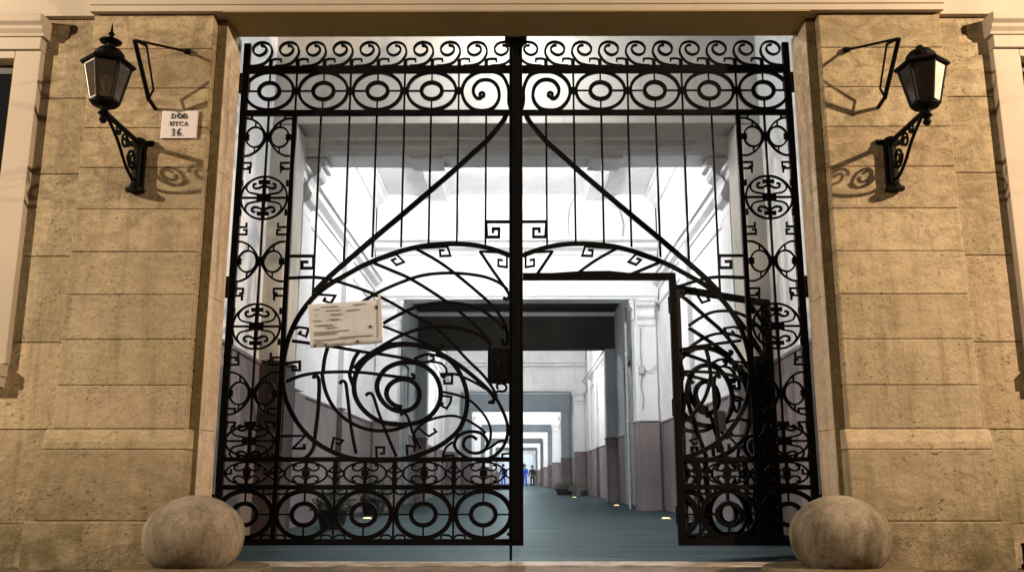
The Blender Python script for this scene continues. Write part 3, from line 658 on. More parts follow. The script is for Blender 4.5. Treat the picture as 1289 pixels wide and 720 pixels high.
# house number plate
t = empty('house_number_plate', (-2.738, PF, 3.44), 'small white house number plate reading DOB UTCA 16 on left pier', 'sign')
mb = MB(); mb.box(-2.885, -2.592, PF-.022, PF-.004, 3.325, 3.565); mb.build('plate', 'enamel', t, .006)
GLYPH = {
 'D': [([(.2, 0), (.2, 1)], .17), (cr([(.2, .96), (.5, .95), (.78, .72), (.80, .5), (.78, .28), (.5, .05), (.2, .04)]), .15), ([(.05, .97), (.4, .97)], .06), ([(.05, .03), (.4, .03)], .06)],
 'O': [(ell(.5, .5, .38, .46, 24), .13)],
 'B': [([(.2, 0), (.2, 1)], .17), (cr([(.2, .97), (.55, .95), (.68, .76), (.52, .55), (.2, .53)]), .14), (cr([(.3, .53), (.62, .50), (.78, .28), (.58, .05), (.2, .03)]), .15), ([(.05, .97), (.4, .97)], .06), ([(.05, .03), (.4, .03)], .06)],
 'U': [(cr([(.2, 1), (.2, .35), (.32, .08), (.52, .03), (.72, .12), (.8, .35), (.8, 1)]), .12), ([(.04, .97), (.38, .97)], .06), ([(.66, .97), (.95, .97)], .06)],
 'T': [([(.5, 0), (.5, 1)], .16), ([(.06, .95), (.94, .95)], .09), ([(.08, 1), (.08, .76)], .06), ([(.92, 1), (.92, .76)], .06), ([(.32, .03), (.68, .03)], .06)],
 'C': [(cr([(.85, .74), (.72, .93), (.5, .97), (.2, .80), (.12, .5), (.2, .2), (.5, .03), (.74, .08), (.88, .26)]), .12), ([(.85, .98), (.85, .68)], .06)],
 'A': [([(.5, 1), (.14, 0)], .07), ([(.5, 1), (.84, 0)], .16), ([(.28, .36), (.72, .36)], .06), ([(.02, .03), (.3, .03)], .06), ([(.66, .03), (1., .03)], .06)],
 '1': [([(.5, 0), (.5, 1)], .22), ([(.2, .82), (.5, .97)], .09), ([(.2, .03), (.8, .03)], .07)],
 '6': [(cr([(.78, .88), (.62, .97), (.36, .85), (.18, .5), (.2, .2), (.45, .03), (.72, .15), (.76, .36), (.6, .54), (.38, .52), (.24, .36)]), .15)],
 '.': [([(.2, 0), (.2, .13)], .15)],
}
def text(s_, xc, z, h, parent, y, adv):
    w_ = adv*len(s_)
    for i, ch in enumerate(s_):
        mb = MB(); x0 = xc - w_/2 + i*adv
        for pts, wd in GLYPH[ch]:
            mb.sweep([(x0 + p_[0]*adv*.9, z + p_[1]*h) for p_ in pts], wd*adv*.72, .008, y-.002)
        mb.build('letter', 'ink', parent)
text('DOB', -2.738, 3.493, .044, t, PF-.0225, .047)
text('UTCA', -2.738, 3.430, .038, t, PF-.0225, .039)
text('16.', -2.730, 3.345, .062, t, PF-.0225, .046)

# ------------------------------------------------------------------ wall lanterns
def lantern(sx, label, finial, glass):
    X = 3.005 if sx > 0 else -3.035
    t = empty('wall_lantern', (X, PF, 2.9), label, 'lantern', 'black lanterns on the piers')
    # wall post
    mb = MB()
    mb.lathe([(.075, 2.865), (.075, 2.885), (.05, 2.90), (.034, 2.93), (.030, 3.22), (.045, 3.25), (.06, 3.275), (.05, 3.30), (.02, 3.315)], X, PF-.055, 14)
    mb.box(X-.045, X+.045, PF-.05, PF-.001, 2.895, 3.29)
    mb.tube([(X-.10, PF-.012, 3.285), (X+.10, PF-.012, 3.285)], .022)
    mb.build('wall_post', 'iron', t)
    # scrolled bracket in the plane perpendicular to the wall
    mb = MB()
    def br(pts, r): mb.tube([(X, PF-.04-u, 2.9+v) for u, v in pts], r, 8)
    br([(0, .37), (.68, .37)], .020)
    br(cat_rom([(.02, .06), (.10, .05), (.24, .12), (.40, .25), (.60, .36)]), .013)
    def spiral(cu, cv, r0, a0, turns, d=1):
        return [(cu+r0*(1-.72*k/26)*math.cos(R(a0+d*360*turns*k/26)), cv+r0*(1-.72*k/26)*math.sin(R(a0+d*360*turns*k/26))) for k in range(27)]
    br(spiral(.125, .20, .088, 180, 1.6), .011); br(spiral(.125, .20, .088, 0, .8, -1), .009)
    br(spiral(.275, .285, .066, 200, 1.5, -1), .010); br(spiral(.40, .335, .042, 160, 1.4), .009)
    mb.build('scroll_bracket', 'iron', t)
    # lantern
    Y = PF - .70
    DZ = -.075 if sx < 0 else -.105
    KZ = lambda z: 3.425 + (z-3.425)*.93
    def lz(prof): return [(r*.88, KZ(z)+DZ) for r, z in prof]
    mb = MB()
    mb.lathe(lz([(.018, 3.245), (.035, 3.27), (.022, 3.30), (.05, 3.325), (.03, 3.345), (.045, 3.375), (.10, 3.392), (.115, 3.405), (.115, 3.42), (.05, 3.425)]), X, Y, 12)
    body = mb.build('lantern_base', 'iron', t)
    rot = R(30) + (R(8) if sx > 0 else R(-8))
    zb, zt, rb, rt = KZ(3.42)+DZ, KZ(3.73)+DZ, .099, .163
    mb = MB()
    def hx(r, k, z): a = rot + k*math.pi/3; return Vector((X+r*math.cos(a), Y+r*math.sin(a), z))
    for k in range(6):
        mb.tube([hx(rb, k, zb), hx(rt, k, zt)], .0105, 6)
        mb.tube([hx(rt, k, zt), hx(rt, k+1, zt)], .012, 6); mb.tube([hx(rb, k, zb), hx(rb, k+1, zb)], .012, 6)
    mb.build('lantern_frame', 'iron', t)
    mb = MB()
    for k in range(6):
        q = [hx(rb-.004, k, zb), hx(rb-.004, k+1, zb), hx(rt-.004, k+1, zt), hx(rt-.004, k, zt)]
        c0 = Vector((X, Y, 0))
        nn = (q[1]-q[0]).cross(q[3]-q[0]).normalized()*.003
        pm = MB(); pm.add([v-nn for v in q] + [v+nn for v in q], [(0, 1, 2, 3), (7, 6, 5, 4), (0, 4, 5, 1), (1, 5, 6, 2), (2, 6, 7, 3), (3, 7, 4, 0)])
        am = rot + (k+.5)*math.pi/3
        side_lit = math.cos(am)*sx > .55 and math.sin(am) < .35
        pm.build('pane', ('pale_glass' if side_lit else 'shaded_glass') if sx > 0 else 'clear_glass', t)  # lamp-facing pane paler, the rest darker: light put into the glass colour
        if sx < 0 and side_lit:
            gb = MB()  # pale strips standing in for light on the frame edges
            c_ = sum(q, Vector())/4; off = nn.normalized()*(.006 if nn.dot(c_-Vector((X, Y, c_.z))) > 0 else -.006)
            qi = [v + (c_-v)*.10 + off for v in q]
            for a_, b2 in ((0, 1), (1, 2), (2, 3), (3, 0)): gb.tube([qi[a_], qi[b2]], .006, 5)
            gb.build('lit_edge', 'pale_glass', t)
    mb = MB()
    mb.lathe(lz([(.215, 3.725), (.222, 3.735), (.218, 3.748), (.15, 3.79), (.13, 3.80)]), X, Y, 6, rot)
    mb.lathe(lz([(.125, 3.79), (.12, 3.83), (.09, 3.865), (.045, 3.885), (.03, 3.895)]), X, Y, 16)
    if finial: mb.lathe(lz([(.03, 3.89), (.035, 3.91), (.085, 3.93), (.092, 3.94), (.06, 3.955), (.022, 3.97), (.018, 3.99), (.028, 4.005), (.012, 4.025), (.007, 4.07), (.002, 4.10)]), X, Y, 16)
    else: mb.lathe(lz([(.03, 3.893), (.034, 3.905), (.02, 3.92), (.006, 3.925)]), X, Y, 12)
    mb.build('lantern_roof', 'iron', t, smooth=False)
    mb = MB(); mb.lathe(lz([(.03, 3.425), (.03, 3.50), (.022, 3.51), (.045, 3.55), (.05, 3.59), (.03, 3.64), (.01, 3.65)]), X, Y, 12)
    mb.build('bulb', 'pale_glass', t, smooth=True)
lantern(-1, 'black hexagonal wall lantern with pointed finial beside the house number plate', True, 'clear_glass')
lantern(1, 'black hexagonal wall lantern without finial on right stone pier', False, 'pale_glass')
def stay(sx, label):
    X = sx*2.95
    t = empty('iron_wall_bracket', (X, PF, 3.8), label, 'bracket', 'leaning iron brackets above the lanterns')
    T1 = (X, -.995, 3.945); B1 = (X, -.64, 3.60); T2 = (X-sx*.02, -.82, 3.985); B2 = (X-sx*.02, -.62, 3.70)
    mb = MB(); mb.tube([T1, B1], .019, 8); mb.tube([(X, -.645, 3.61), (X, PF-.002, 3.585)], .016, 8); mb.build('main_bar', 'iron', t)
    mb = MB(); mb.tube([T2, B2], .009, 6); mb.tube([T1, T2], .011, 6); mb.tube([B2, (X, -.66, 3.60)], .009, 6); mb.build('thin_frame', 'iron', t)
    mb = MB(); mb.tube([T1, (sx*2.715, PF-.002, 4.09)], .011, 8); mb.tube([(sx*2.735, PF-.035, 4.08), (sx*2.712, PF-.001, 4.092)], .024, 10); mb.build('stay', 'iron', t)
stay(-1, 'leaning black iron bracket with stay, above the house number plate')
stay(1, 'leaning black iron bracket with stay, beside right lantern')

# ------------------------------------------------------------------ stone balls
def ball(sx, label):
    X, Y = sx*2.215, -1.02
    t = empty('stone_ball', (X, Y, 0), label, 'bollard', 'stone balls before the piers')
    mb = MB(); n = 40
    prof = [(.002, .238-.2799)] + [(.338*math.sin(math.pi*k/n), .238-.280*math.cos(math.pi*k/n)) for k in range(1, n)] + [(.002, .5179)]
    prof = [(r*(1+.008*math.sin(z*23)), z) for r, z in prof]
    mb.lathe(prof, X, Y, 56); mb.build('ball', 'ball_stone', t, smooth=True)
    mb = MB(); mb.lathe([(.52, -.02), (.52, .03), (.50, .045), (.30, .05)], X-sx*.02, Y-.02, 36)
    mb.build('base_slab', 'slab_stone', t)
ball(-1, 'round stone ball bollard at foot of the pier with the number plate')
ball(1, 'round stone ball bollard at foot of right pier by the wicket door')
t = empty('iron_post_stub', (3.72, -.55, 0), 'short black iron stub at foot of the wall, far right', 'post')
mb = MB(); mb.lathe([(.045, -.01), (.045, .02), (.030, .03), (.029, .15), (.034, .155), (.034, .17), (.01, .175)], 3.70, -.60, 12); mb.build('stub', 'iron', t)

# ------------------------------------------------------------------ ground
def ground(name, mat, x0, x1, y0, y1, z, nx=1, ny=1):
    mb = MB(); mb.add([(x0, y0, z), (x1, y0, z), (x1, y1, z), (x0, y1, z)], [(0, 1, 2, 3)])
    return tag(mb.build(name, mat), kind='structure')
ground('ground', 'street_paving', -300, 300, -300, 500, -.06)
ground('pavement', 'street_paving', -14, 14, -14, -.20, -.012)
mb = MB(); mb.box(-2.43, 0.0, -.40, -.06, -.05, -.002); mb.box(.004, 1.35, -.40, -.06, -.05, .0); mb.box(1.354, 2.43, -.40, -.06, -.05, -.003)
tag(mb.build('threshold', 'threshold_stone', None, .006), kind='structure')
ground('passage_floor', 'setts', -4.5, 4.5, -.058, 160, -.004)

# ------------------------------------------------------------------ passage behind the gate (depths are measured from the gate)
OPEN, PIL, WALL = 2.57, 3.12, 3.14
DADO = 1.85
CONSOLE = [(0, -.62), (.05, -.60), (.07, -.55), (.05, -.50), (.06, -.46), (.115, -.42), (.13, -.36), (.10, -.30), (.09, -.25), (.12, -.20), (.18, -.17), (.20, -.13), (.20, -.09), (.24, -.085), (.24, -.005), (0, -.005)]
def corbel(mb, s_, x0, x1, yf, z):
    mb.prism([(yf-a*.8, z+h) for a, h in CONSOLE], 'x', s_*(x0+.04), s_*(x1-.06))
    mb.prism([(s_*(x0+.02-a*.55), z+h) for a, h in CONSOLE], 'y', yf+.05, yf+.40)
def portal(y, depth, label, zo=4.5, ztop=7.0, mat='white_plaster', opening=OPEN, outer=PIL, cornice=True, cap=True, wallw=4.2, dado='dado_paint', jamb=None):
    t = empty('passage_portal', (0, y, 0), label, 'archway', 'portals of the passage')
    mb = MB(); mb.box(-outer-.0, outer+.0, y, y+depth, zo, ztop)
    if cornice: mb.box(-outer, outer, y-.035, y, zo+.06, zo+.30)
    lint = mb.build('lintel', mat, t, .012)
    if cornice:
        mb = MB()
        mb.prism([(y-.002, zo+.98), (y-.05, zo+1.0), (y-.06, zo+1.07), (y-.22, zo+1.12), (y-.25, zo+1.22), (y-.38, zo+1.25), (y-.38, zo+1.32), (y-.002, zo+1.36)], 'x', -outer, outer)
        mb.build('cornice', 'white_plaster', t, .006)
    for s_ in (-1, 1):
        mb = MB(); mb.box(s_*opening, s_*wallw, y+.02, y+depth, DADO, zo-.003); mb.box(s_*(opening+.06), s_*(outer-.08), y-.05, y+.02, DADO, zo-.1)
        p_ = mb.build('pilaster', jamb or mat, t, .012)
        mb = MB(); mb.box(s_*(opening-.012), s_*wallw, y+.005, y+depth+.01, -.01, DADO-.04); mb.box(s_*(opening+.05), s_*(outer-.07), y-.065, y+.005, -.01, DADO-.04)
        mb.box(s_*(opening-.03), s_*wallw, y-.012, y+depth+.02, DADO-.038, DADO-.002)
        mb.build('dado', dado, p_, .006)
        if cap:
            mb = MB(); corbel(mb, s_, opening+.02, outer-.05, y-.03, zo); mb.build('corbel', 'white_plaster', p_, .015)
    return t
def side(s_, y0, y1, label, z1=6.9, mat='white_plaster', x=WALL, cornice=True, door=False, y_in=None, ribs=()):
    """one side wall of a court"""
    t = empty('passage_wall', (s_*x, (y0+y1)/2, 0), label, 'wall', 'side walls of the passage')
    mb = MB(); mb.box(s_*x, s_*(x+.3), y0, y1, DADO, z1)
    for yy in ribs: mb.box(s_*(x-.10), s_*x, yy-.28, yy+.28, DADO, z1-.6)
    wl = mb.build('wall', mat, t, .01)
    mb = MB(); mb.box(s_*(x-.015), s_*(x+.3), y0, y1, -.01, DADO-.045)
    for yy in ribs: mb.box(s_*(x-.118), s_*(x-.015), yy-.30, yy+.30, -.01, DADO-.045)
    mb.box(s_*(x-.035), s_*(x+.3), y0, y1, DADO-.042, DADO-.004)
    mb.build('dado', 'dado_paint', t, .006)
    if cornice:
        mb = MB()
        def pr(z, pts): mb.prism([(s_*(x-a), z+h) for a, h in pts], 'y', y0, y1)
        pr(4.72, [(-.05, 0), (.03, 0), (.04, .05), (.13, .11), (.15, .18), (.20, .20), (.20, .25), (-.05, .27)])
        pr(4.38, [(-.05, 0), (.02, 0), (.035, .04), (.035, .08), (-.05, .10)])
        pr(z1-.32, [(-.05, 0), (.04, 0), (.08, .08), (.18, .15), (.20, .24), (.26, .26), (.26, .31), (-.05, .315)])
        mb.build('cornice', 'white_plaster', t, .005)
    if door:
        for dy in door:
            mb = MB(); mb.box(s_*(x-.10), s_*(x-.036), dy-.95, dy-.75, 0, 3.55); mb.box(s_*(x-.10), s_*(x-.036), dy+.75, dy+.95, 0, 3.55); mb.box(s_*(x-.11), s_*(x-.036), dy-1.0, dy+1.0, 3.552, 3.85)
            d = mb.build('door', 'grey_plaster', t, .01)
            mb = MB(); mb.box(s_*(x-.06), s_*(x-.037), dy-.748, dy+.748, .02, 3.5)
            for q in (-.40, .40):
                mb.box(s_*(x-.075), s_*(x-.06), dy+q-.28, dy+q+.28, .25, 1.3); mb.box(s_*(x-.075), s_*(x-.06), dy+q-.28, dy+q+.28, 1.5, 3.3)
            mb.build('door_panel', 'door_paint', d, .006)
    return t
def ceiling(y0, y1, z, label, beams=True, mat='white_plaster'):
    t = empty('passage_ceiling', (0, (y0+y1)/2, z), label, 'ceiling', 'ceilings of the passage')
    mb = MB(); mb.box(-3.5, 3.5, y0, y1, z, z+.15); mb.build('slab', mat, t)
    if beams:
        for s_ in (-1, 1):
            mb = MB(); mb.box(s_*1.55, s_*1.90, y0+.01, y1-.01, z-.16, z-.003); mb.box(s_*1.50, s_*1.95, y0+.01, y1-.01, z-.05, z-.004)
            mb.build('beam', mat, t, .01)
    return t
# vestibule directly behind the gate
for s_, n in ((-1, 'left'), (1, 'right')):
    t = empty('vestibule_wall', (s_*2.6, 1., 0), 'white wall with brown dado just behind %s gate leaf' % n, 'wall')
    mb = MB(); mb.prism([(s_*2.605, -.05), (s_*2.72, 2.12), (s_*3.3, 2.12), (s_*3.3, -.05)], 'z', DADO, 5.6); mb.build('wall', 'white_plaster', t)
    mb = MB(); mb.prism([(s_*2.59, -.05), (s_*2.705, 2.118), (s_*3.3, 2.118), (s_*3.3, -.05)], 'z', -.01, DADO-.04)
    mb.prism([(s_*2.575, -.05), (s_*2.69, 2.116), (s_*3.3, 2.116), (s_*3.3, -.05)], 'z', DADO-.038, DADO-.003)
    mb.build('dado', 'dado_paint', t)
t = empty('vestibule_ceiling', (0, 1., 5.6), 'plain pale ceiling just behind the top of the gate', 'ceiling')
mb = MB(); mb.box(-3.3, 3.3, -.12, 2.2, 5.6, 5.75); mb.build('slab', 'white_plaster', t)
portal(2.13, .42, 'pale square portal closest behind the gate, tan in its soffit', zo=4.52, ztop=5.75, opening=2.45, outer=3.2, cornice=False, cap=False, mat='beige_plaster', dado='dado_shade')  # weak warm light here is put into the plaster and dado colours
# coffered gallery, then first bright court
t = empty('cross_beam', (0, 5.2, 5.2), 'pale grey panelled beam seen between the top bars of the gate', 'beam')
mb = MB(); mb.box(-3.1, 3.1, 5.03, 5.55, 5.20, 7.0); b0 = mb.build('beam', 'white_plaster', t, .01)
mb = MB()
mb.prism([(5.028, 5.22), (4.99, 5.22), (4.985, 5.27), (4.96, 5.285), (4.96, 5.325), (5.0, 5.34), (5.028, 5.36)], 'x', -3.0, 3.0)
for x0, x1 in ((-2.62, -1.0), (-.86, .86), (1.0, 2.62)):
    for q in ((x0, x1, 5.42, 5.46), (x0, x1, 6.2, 6.24), (x0, x0+.04, 5.462, 6.198), (x1-.04, x1, 5.462, 6.198)): mb.box(q[0], q[1], 4.985, 5.028, q[2], q[3])
mb.build('panel_moulding', 'white_plaster', b0, .006)
mb = MB()
for x in (-1.3, 1.3): mb.box(x-.24, x+.24, 5.02, 5.56, 5.15, 5.198)
mb.build('soffit_block', 'white_plaster', t, .008)
t = empty('passage_ceiling', (0, 3.8, 6.9), 'pale ceiling between first portal and panelled beam', 'ceiling')
mb = MB(); mb.box(-3.5, 3.5, 2.56, 5.03, 6.9, 7.05); mb.build('slab', 'white_plaster', t)
D1 = 12.2; D2 = 19.9; D3 = 33.5
for s_, n in ((-1, 'left'), (1, 'right')):
    w = side(s_, 2.55, D1, 'bright white court wall with mouldings and brown dado behind the gate, %s side' % n, ribs=(5.3, 8.8))
    mb = MB()      # corbel under the gallery edge
    mb.prism([(s_*(WALL-a*1.6), 5.19+h*1.5) for a, h in CONSOLE], 'y', 5.06, 5.52)
    mb.build('gallery_corbel', 'white_plaster', w, .012)
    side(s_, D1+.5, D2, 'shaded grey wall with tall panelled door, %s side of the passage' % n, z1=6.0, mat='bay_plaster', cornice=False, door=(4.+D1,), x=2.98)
    side(s_, D2+.5, D3, 'white wall of second bright court beyond the grey bay, %s side' % n, ribs=(24., 28., 31.5))
ceiling(5.55, D1, 6.9, 'bright white beamed ceiling over the court behind the gate')
portal(D1, .5, 'white square portal with moulded cornice at the back of first court', zo=4.5, ztop=7.0)
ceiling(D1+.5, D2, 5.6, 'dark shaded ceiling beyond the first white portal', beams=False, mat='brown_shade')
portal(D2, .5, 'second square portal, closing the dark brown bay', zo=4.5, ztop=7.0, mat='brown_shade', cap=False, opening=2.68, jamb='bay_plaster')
ceiling(D2+.5, D3, 6.9, 'white ceiling of second bright court, far inside the passage')
portal(D3, .6, 'third square portal deep in the passage', zo=4.5, ztop=7.0)
ORD = ['third', 'fourth', 'fifth', 'sixth', 'seventh', 'eighth', 'ninth', 'tenth', 'last']
ys = [D3, 45.5, 58.5, 68.5, 80.5, 92.5, 105., 117., 135.]
for i in range(len(ys)-1):
    a, b_ = ys[i], ys[i+1]
    oa, ob = ORD[i], ORD[i+1]
    lit = i % 2 == 1  # unlit bays get greyer plaster: their shade put into the colour
    for s_, n in ((-1, 'left'), (1, 'right')):
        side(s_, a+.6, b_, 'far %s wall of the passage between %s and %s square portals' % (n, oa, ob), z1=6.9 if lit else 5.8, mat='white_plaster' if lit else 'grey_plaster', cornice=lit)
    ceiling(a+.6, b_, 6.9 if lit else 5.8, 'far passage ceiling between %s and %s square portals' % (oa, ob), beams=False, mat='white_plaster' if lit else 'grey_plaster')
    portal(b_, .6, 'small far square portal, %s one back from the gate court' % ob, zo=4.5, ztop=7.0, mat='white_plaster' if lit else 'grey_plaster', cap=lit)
t = empty('end_wall', (0, 150, 0), 'pale wall closing the far end of the passage', 'wall')
mb = MB(); mb.box(-4, 4, 150, 150.3, 0, 7); mb.build('wall', 'white_plaster', t)
mb = MB(); mb.box(.55, 1.35, 149.94, 150, 0, 3.4); mb.build('doorway', 'pot_dark', t)
# drain pipe and conduits
t = empty('drain_pipe', (2.95, D1+.9, 0), 'thin pale vertical pipe on right wall beside white portal', 'pipe')
mb = MB(); mb.tube([(2.50, D1+.95, 0), (2.50, D1+.95, 4.5)], .03, 8)
for z in (.4, 1.9, 3.4): mb.box(2.46, 2.54, D1+.92, D1+.985, z, z+.05)
mb.build('pipe', 'galvanised', t)
def cable(pts, label):
    mb = MB(); mb.tube(pts, .012, 6); tag(mb.build('wall_cable', 'grey_plaster'), label, 'cable', 'cables on the court back wall')
cable([(-1.35, D1-.03, 6.85), (-1.30, D1-.05, 6.5), (-1.28, D1-.04, 6.0), (-1.24, D1-.03, 5.88)], 'thin cable hanging on white back wall left of the post')
cable([(1.32, D1-.03, 6.85), (1.18, D1-.05, 6.55), (1.15, D1-.05, 6.1), (1.18, D1-.03, 5.88)], 'thin cable hanging on white back wall right of the post')
cable([(2.05, D1-.03, 6.7), (2.30, D1-.06, 6.55), (2.38, D1-.06, 6.2), (2.36, D1-.03, 5.88)], 'looped cable on white back wall near right corner')

t = empty('junction_box', (2.72, D1-.05, 2.9), 'small grey cable box with loose wires on right white pilaster', 'cable box')
mb = MB(); mb.box(2.63, 2.75, D1-.13, D1-.052, 2.85, 3.02); mb.build('box', 'galvanised', t, .008)
mb = MB(); mb.tube([(2.69, D1-.08, 3.02), (2.68, D1-.07, 3.4), (2.70, D1-.07, 3.85)], .012, 6); mb.tube([(2.70, D1-.09, 2.86), (2.66, D1-.08, 2.6), (2.72, D1-.08, 2.35), (2.69, D1-.08, 2.1)], .012, 6)
mb.tube([(2.75, D1-.09, 2.93), (2.88, D1-.11, 2.90), (3.0, D1-.10, 3.05)], .011, 6); mb.build('wire', 'grey_plaster', t)
# lamps
def pendant(y, z, top, label, mat='globe_light', r=.10):
    t = empty('pendant_lamp', (0, y, z), label, 'lamp', 'lit globe lamps along the passage')
    mb = MB(); mb.tube([(0, y, z+r), (0, y, top)], .012, 8); mb.lathe([(.05, z+r*.95), (.05, z+r+.05), (.015, z+r+.08)], 0, y, 12); mb.build('rod', 'pot_dark', t)
    mb = MB(); n = 14
    mb.lathe([(.002, z-r)] + [(r*math.sin(math.pi*k/n), z-r*math.cos(math.pi*k/n)) for k in range(1, n)] + [(.002, z+r)], 0, y, 20)
    mb.build('globe', mat, t, smooth=True)
pendant(8.2, 6.05, 6.9, 'lit white globe lamp hanging behind the centre post of the gate')
pendant(26.5, 6.0, 6.9, 'lit globe lamp of second court, hidden above its portal')
for y in (52., 74.5, 99., 126.): pendant(y, 5.4, 6.9, 'lit globe lamp of a far court beyond the third portal', r=.13)
pendant(144., 5.2, 6.4, 'lit bluish globe lamp over the end wall', 'globe_blue', .2)
pendant(1.1, 5.32, 5.6, 'added dim fill lamp hidden behind the lintel over the gate', 'fill_globe_weak', .07)  # unseen lamp added to brighten the vestibule
pendant(16.3, 5.2, 5.6, 'added faint fill lamp in the dark bay behind the first white portal', 'fill_globe_faint', .08)  # unseen lamp added to lift the dark bay
pendant(39.5, 5.2, 5.8, 'lit dim globe lamp in the grey bay behind the third portal', 'fill_globe_dim', .12)  # unseen lamp added to lift the grey bay
for y, n in ((63.5, 'fifth'), (86.5, 'seventh'), (111., 'ninth')): pendant(y, 5.2, 5.8, 'added dim fill lamp in the grey bay behind the %s portal' % n, 'fill_globe_dim', .12)  # unseen lamps added to lift the far grey bays
for (x, y, lab) in [(2.42, 7.75, 'small lit floor light beside the open wicket door'), (2.46, 15.6, 'small lit floor light at foot of right wall past the pipe'), (2.1, 26.5, 'faint lit floor light farthest along right wall'),
               (-2.42, 7.75, 'small lit floor light seen through a bottom roundel of the left leaf')]:
    t = empty('floor_light', (x, y, 0), lab, 'floor light', 'lit floor lights along the walls')
    mb = MB(); mb.lathe([(.085, -.003), (.085, .012), (.07, .018), (.02, .0182)], x, y, 20); mb.build('rim', 'galvanised', t)
    mb = MB(); mb.lathe([(.066, .0185), (.06, .026), (.004, .030)], x, y, 20); mb.build('lens', 'spot_warm', t)

# planters
def planter(x, y, r, h, label, leaf='leaf_dark', pot='pot_dark'):
    t = empty('planter', (x, y, 0), label, 'planter')
    mb = MB(); mb.lathe([(r*.75, 0), (r, h*.45), (r*1.06, h*.47), (r*1.06, h*.52), (r*.9, h*.52), (r*.88, h*.46), (.01, h*.45)], x, y, 20); mb.build('pot', pot, t)
    mb = MB(); rnd = random.Random(int(x*100+y*10))
    for k in range(420):
        a = rnd.uniform(0, 6.283); rr = r*1.25*math.sqrt(rnd.random()); zz = h*.45 + rnd.random()*h*.62*(1-.55*(rr/(r*1.3))**2)
        c_ = Vector((x+rr*math.cos(a), y+rr*math.sin(a), zz))
        d = Vector((rnd.gauss(0, 1), rnd.gauss(0, 1), rnd.gauss(.4, .8))).normalized(); e = d.orthogonal().normalized()*.022; d *= rnd.uniform(.05, .09)
        mb.add([c_-e, c_+d*.5-e*.2+e*.0, c_+d, c_+d*.5+e*1.2], [(0, 1, 2, 3)])
    mb.build('foliage', leaf, t)
planter(-2.40, 4.75, .20, .48, 'dark low planter close behind a bottom roundel of the left leaf')
planter(-2.6, 9.6, .24, .60, 'dark planter farther along the left court wall')
planter(2.1, 33.0, .42, .50, 'dark low planter by the third portal', )
planter(2.62, 31.6, .36, .42, 'pale grey low planter in front of the dark one by right wall', 'leaf_grey', 'pot_grey')

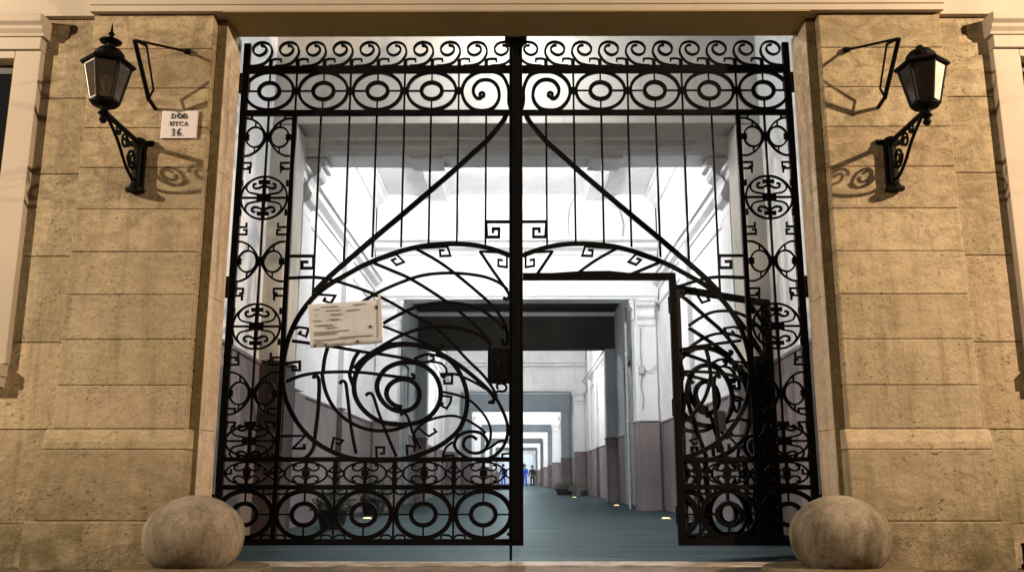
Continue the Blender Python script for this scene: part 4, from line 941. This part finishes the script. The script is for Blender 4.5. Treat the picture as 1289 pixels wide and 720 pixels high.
# ------------------------------------------------------------------ people far down the passage
def person(x, y, top, legs, label, face=1, h=1.72):
    t = empty('person', (x, y, 0), label, 'person', 'people far down the passage')
    def skin_mesh(name, verts, edges, radii, mat, root=0, subd=1):
        me = bpy.data.meshes.new(name); me.from_pydata([(x+a, y+b_*face, c_*h/1.72) for a, b_, c_ in verts], edges, []); me.update()
        o = bpy.data.objects.new(name, me); col.objects.link(o); me.materials.append(M[mat])
        sk = o.modifiers.new('skin', 'SKIN'); sk.use_smooth_shade = True
        for i, r_ in enumerate(radii): me.skin_vertices[0].data[i].radius = (r_, r_*.8)
        for i in range(len(verts)): me.skin_vertices[0].data[i].use_root = (i == root)
        ss = o.modifiers.new('sub', 'SUBSURF'); ss.levels = ss.render_levels = subd
        o.parent = t; o.matrix_parent_inverse = Matrix.Translation(-t.location)
        return o
    V = [(0, 0, .95), (0, 0, 1.18), (0, .0, 1.38), (0, -.01, 1.48), (0, -.02, 1.56), (0, -.03, 1.66),
         (.17, 0, 1.40), (.23, .03, 1.14), (.24, -.06, .90), (.25, -.09, .80), (-.17, 0, 1.40), (-.23, -.02, 1.14), (-.22, -.12, .92), (-.22, -.16, .82),
         (.09, 0, .90), (.10, -.05, .50), (.10, .06, .09), (.10, -.10, .04), (-.09, 0, .90), (-.10, .03, .50), (-.10, .12, .10), (-.10, -.03, .04)]
    E_ = [(0, 1), (1, 2), (2, 3), (3, 4), (4, 5), (2, 6), (6, 7), (7, 8), (8, 9), (2, 10), (10, 11), (11, 12), (12, 13), (0, 14), (14, 15), (15, 16), (16, 17), (0, 18), (18, 19), (19, 20), (20, 21)]
    Rr = [.13, .12, .13, .055, .085, .088, .065, .045, .035, .04, .065, .045, .035, .04, .085, .06, .045, .04, .085, .06, .045, .04]
    skin_mesh('body', V, E_, Rr, 'skin')
    skin_mesh('jacket', [(0, 0, .88), (0, 0, 1.15), (0, 0, 1.36), (0, -.01, 1.45), (.18, 0, 1.40), (.235, .03, 1.14), (.245, -.05, .90), (-.18, 0, 1.40), (-.235, -.02, 1.14), (-.225, -.11, .92)],
              [(0, 1), (1, 2), (2, 3), (2, 4), (4, 5), (5, 6), (2, 7), (7, 8), (8, 9)], [.175, .155, .16, .08, .085, .065, .055, .085, .065, .055], top)
    skin_mesh('trousers', [(0, 0, .93), (.095, 0, .86), (.10, -.05, .50), (.10, .06, .12), (-.095, 0, .86), (-.10, .03, .50), (-.10, .12, .12)],
              [(0, 1), (1, 2), (2, 3), (0, 4), (4, 5), (5, 6)], [.14, .105, .08, .065, .105, .08, .065], legs)
    mb = MB(); n = 8
    mb.lathe([(.002, 1.58*h/1.72)] + [(.105*math.sin(math.pi*k/n), (1.675-.105*math.cos(math.pi*k/n))*h/1.72) for k in range(2, n)] + [(.002, 1.78*h/1.72)], x, y+.02*face, 14)
    mb.build('hair', 'hair_dark', t, smooth=True)
person(.62, 62., 'blue_cloth', 'blue_cloth', 'small distant person in bright blue just right of the gate post')
person(1.25, 66., 'black_cloth', 'black_cloth', 'small distant person in dark clothes beside the bright blue one')
person(-.95, 60., 'navy_cloth', 'blue_cloth', 'small distant person in navy jacket just left of the gate post', -1)

# ------------------------------------------------------------------ light
w = bpy.data.worlds.new('World'); sc.world = w; w.use_nodes = True
nt = w.node_tree; bg = nt.nodes['Background']
sky = nt.nodes.new('ShaderNodeTexSky'); sky.sky_type = 'NISHITA'; sky.sun_disc = False
sky.sun_elevation = R(-4); sky.sun_rotation = R(200)
nt.links.new(sky.outputs[0], bg.inputs['Color']); bg.inputs['Strength'].default_value = .12
def lamp(name, loc, energy, colr, radius):
    l = bpy.data.lights.new(name, 'POINT'); l.energy = energy; l.color = colr; l.shadow_soft_size = radius
    o = bpy.data.objects.new(name, l); col.objects.link(o); o.location = loc
    return o
lamp('street_lamp_light', (8.1, -4.5, 5.5), STREET_R, (1., .75, .52), .12)
lamp('street_lamp_light', (-8.8, -4.4, 4.9), STREET_L, (1., .80, .60), .12)

# ------------------------------------------------------------------ camera
cd = bpy.data.cameras.new('camera'); cam = bpy.data.objects.new('camera', cd); col.objects.link(cam)
cd.sensor_width = 36; cd.lens = 1150*36/1289; cd.clip_end = 1000
cam.location = (0, -7.5, .62)
cam.rotation_euler = (R(90) + math.atan(244/1150), 0, math.atan(5.5/1150))
sc.camera = cam
sc.view_settings.view_transform = 'Standard'; sc.view_settings.look = 'None'; sc.view_settings.exposure = 0
sc.render.engine = 'CYCLES'; sc.cycles.use_denoising = True; sc.cycles.sample_clamp_indirect = 8
sc.cycles.max_bounces = 10; sc.cycles.diffuse_bounces = 6
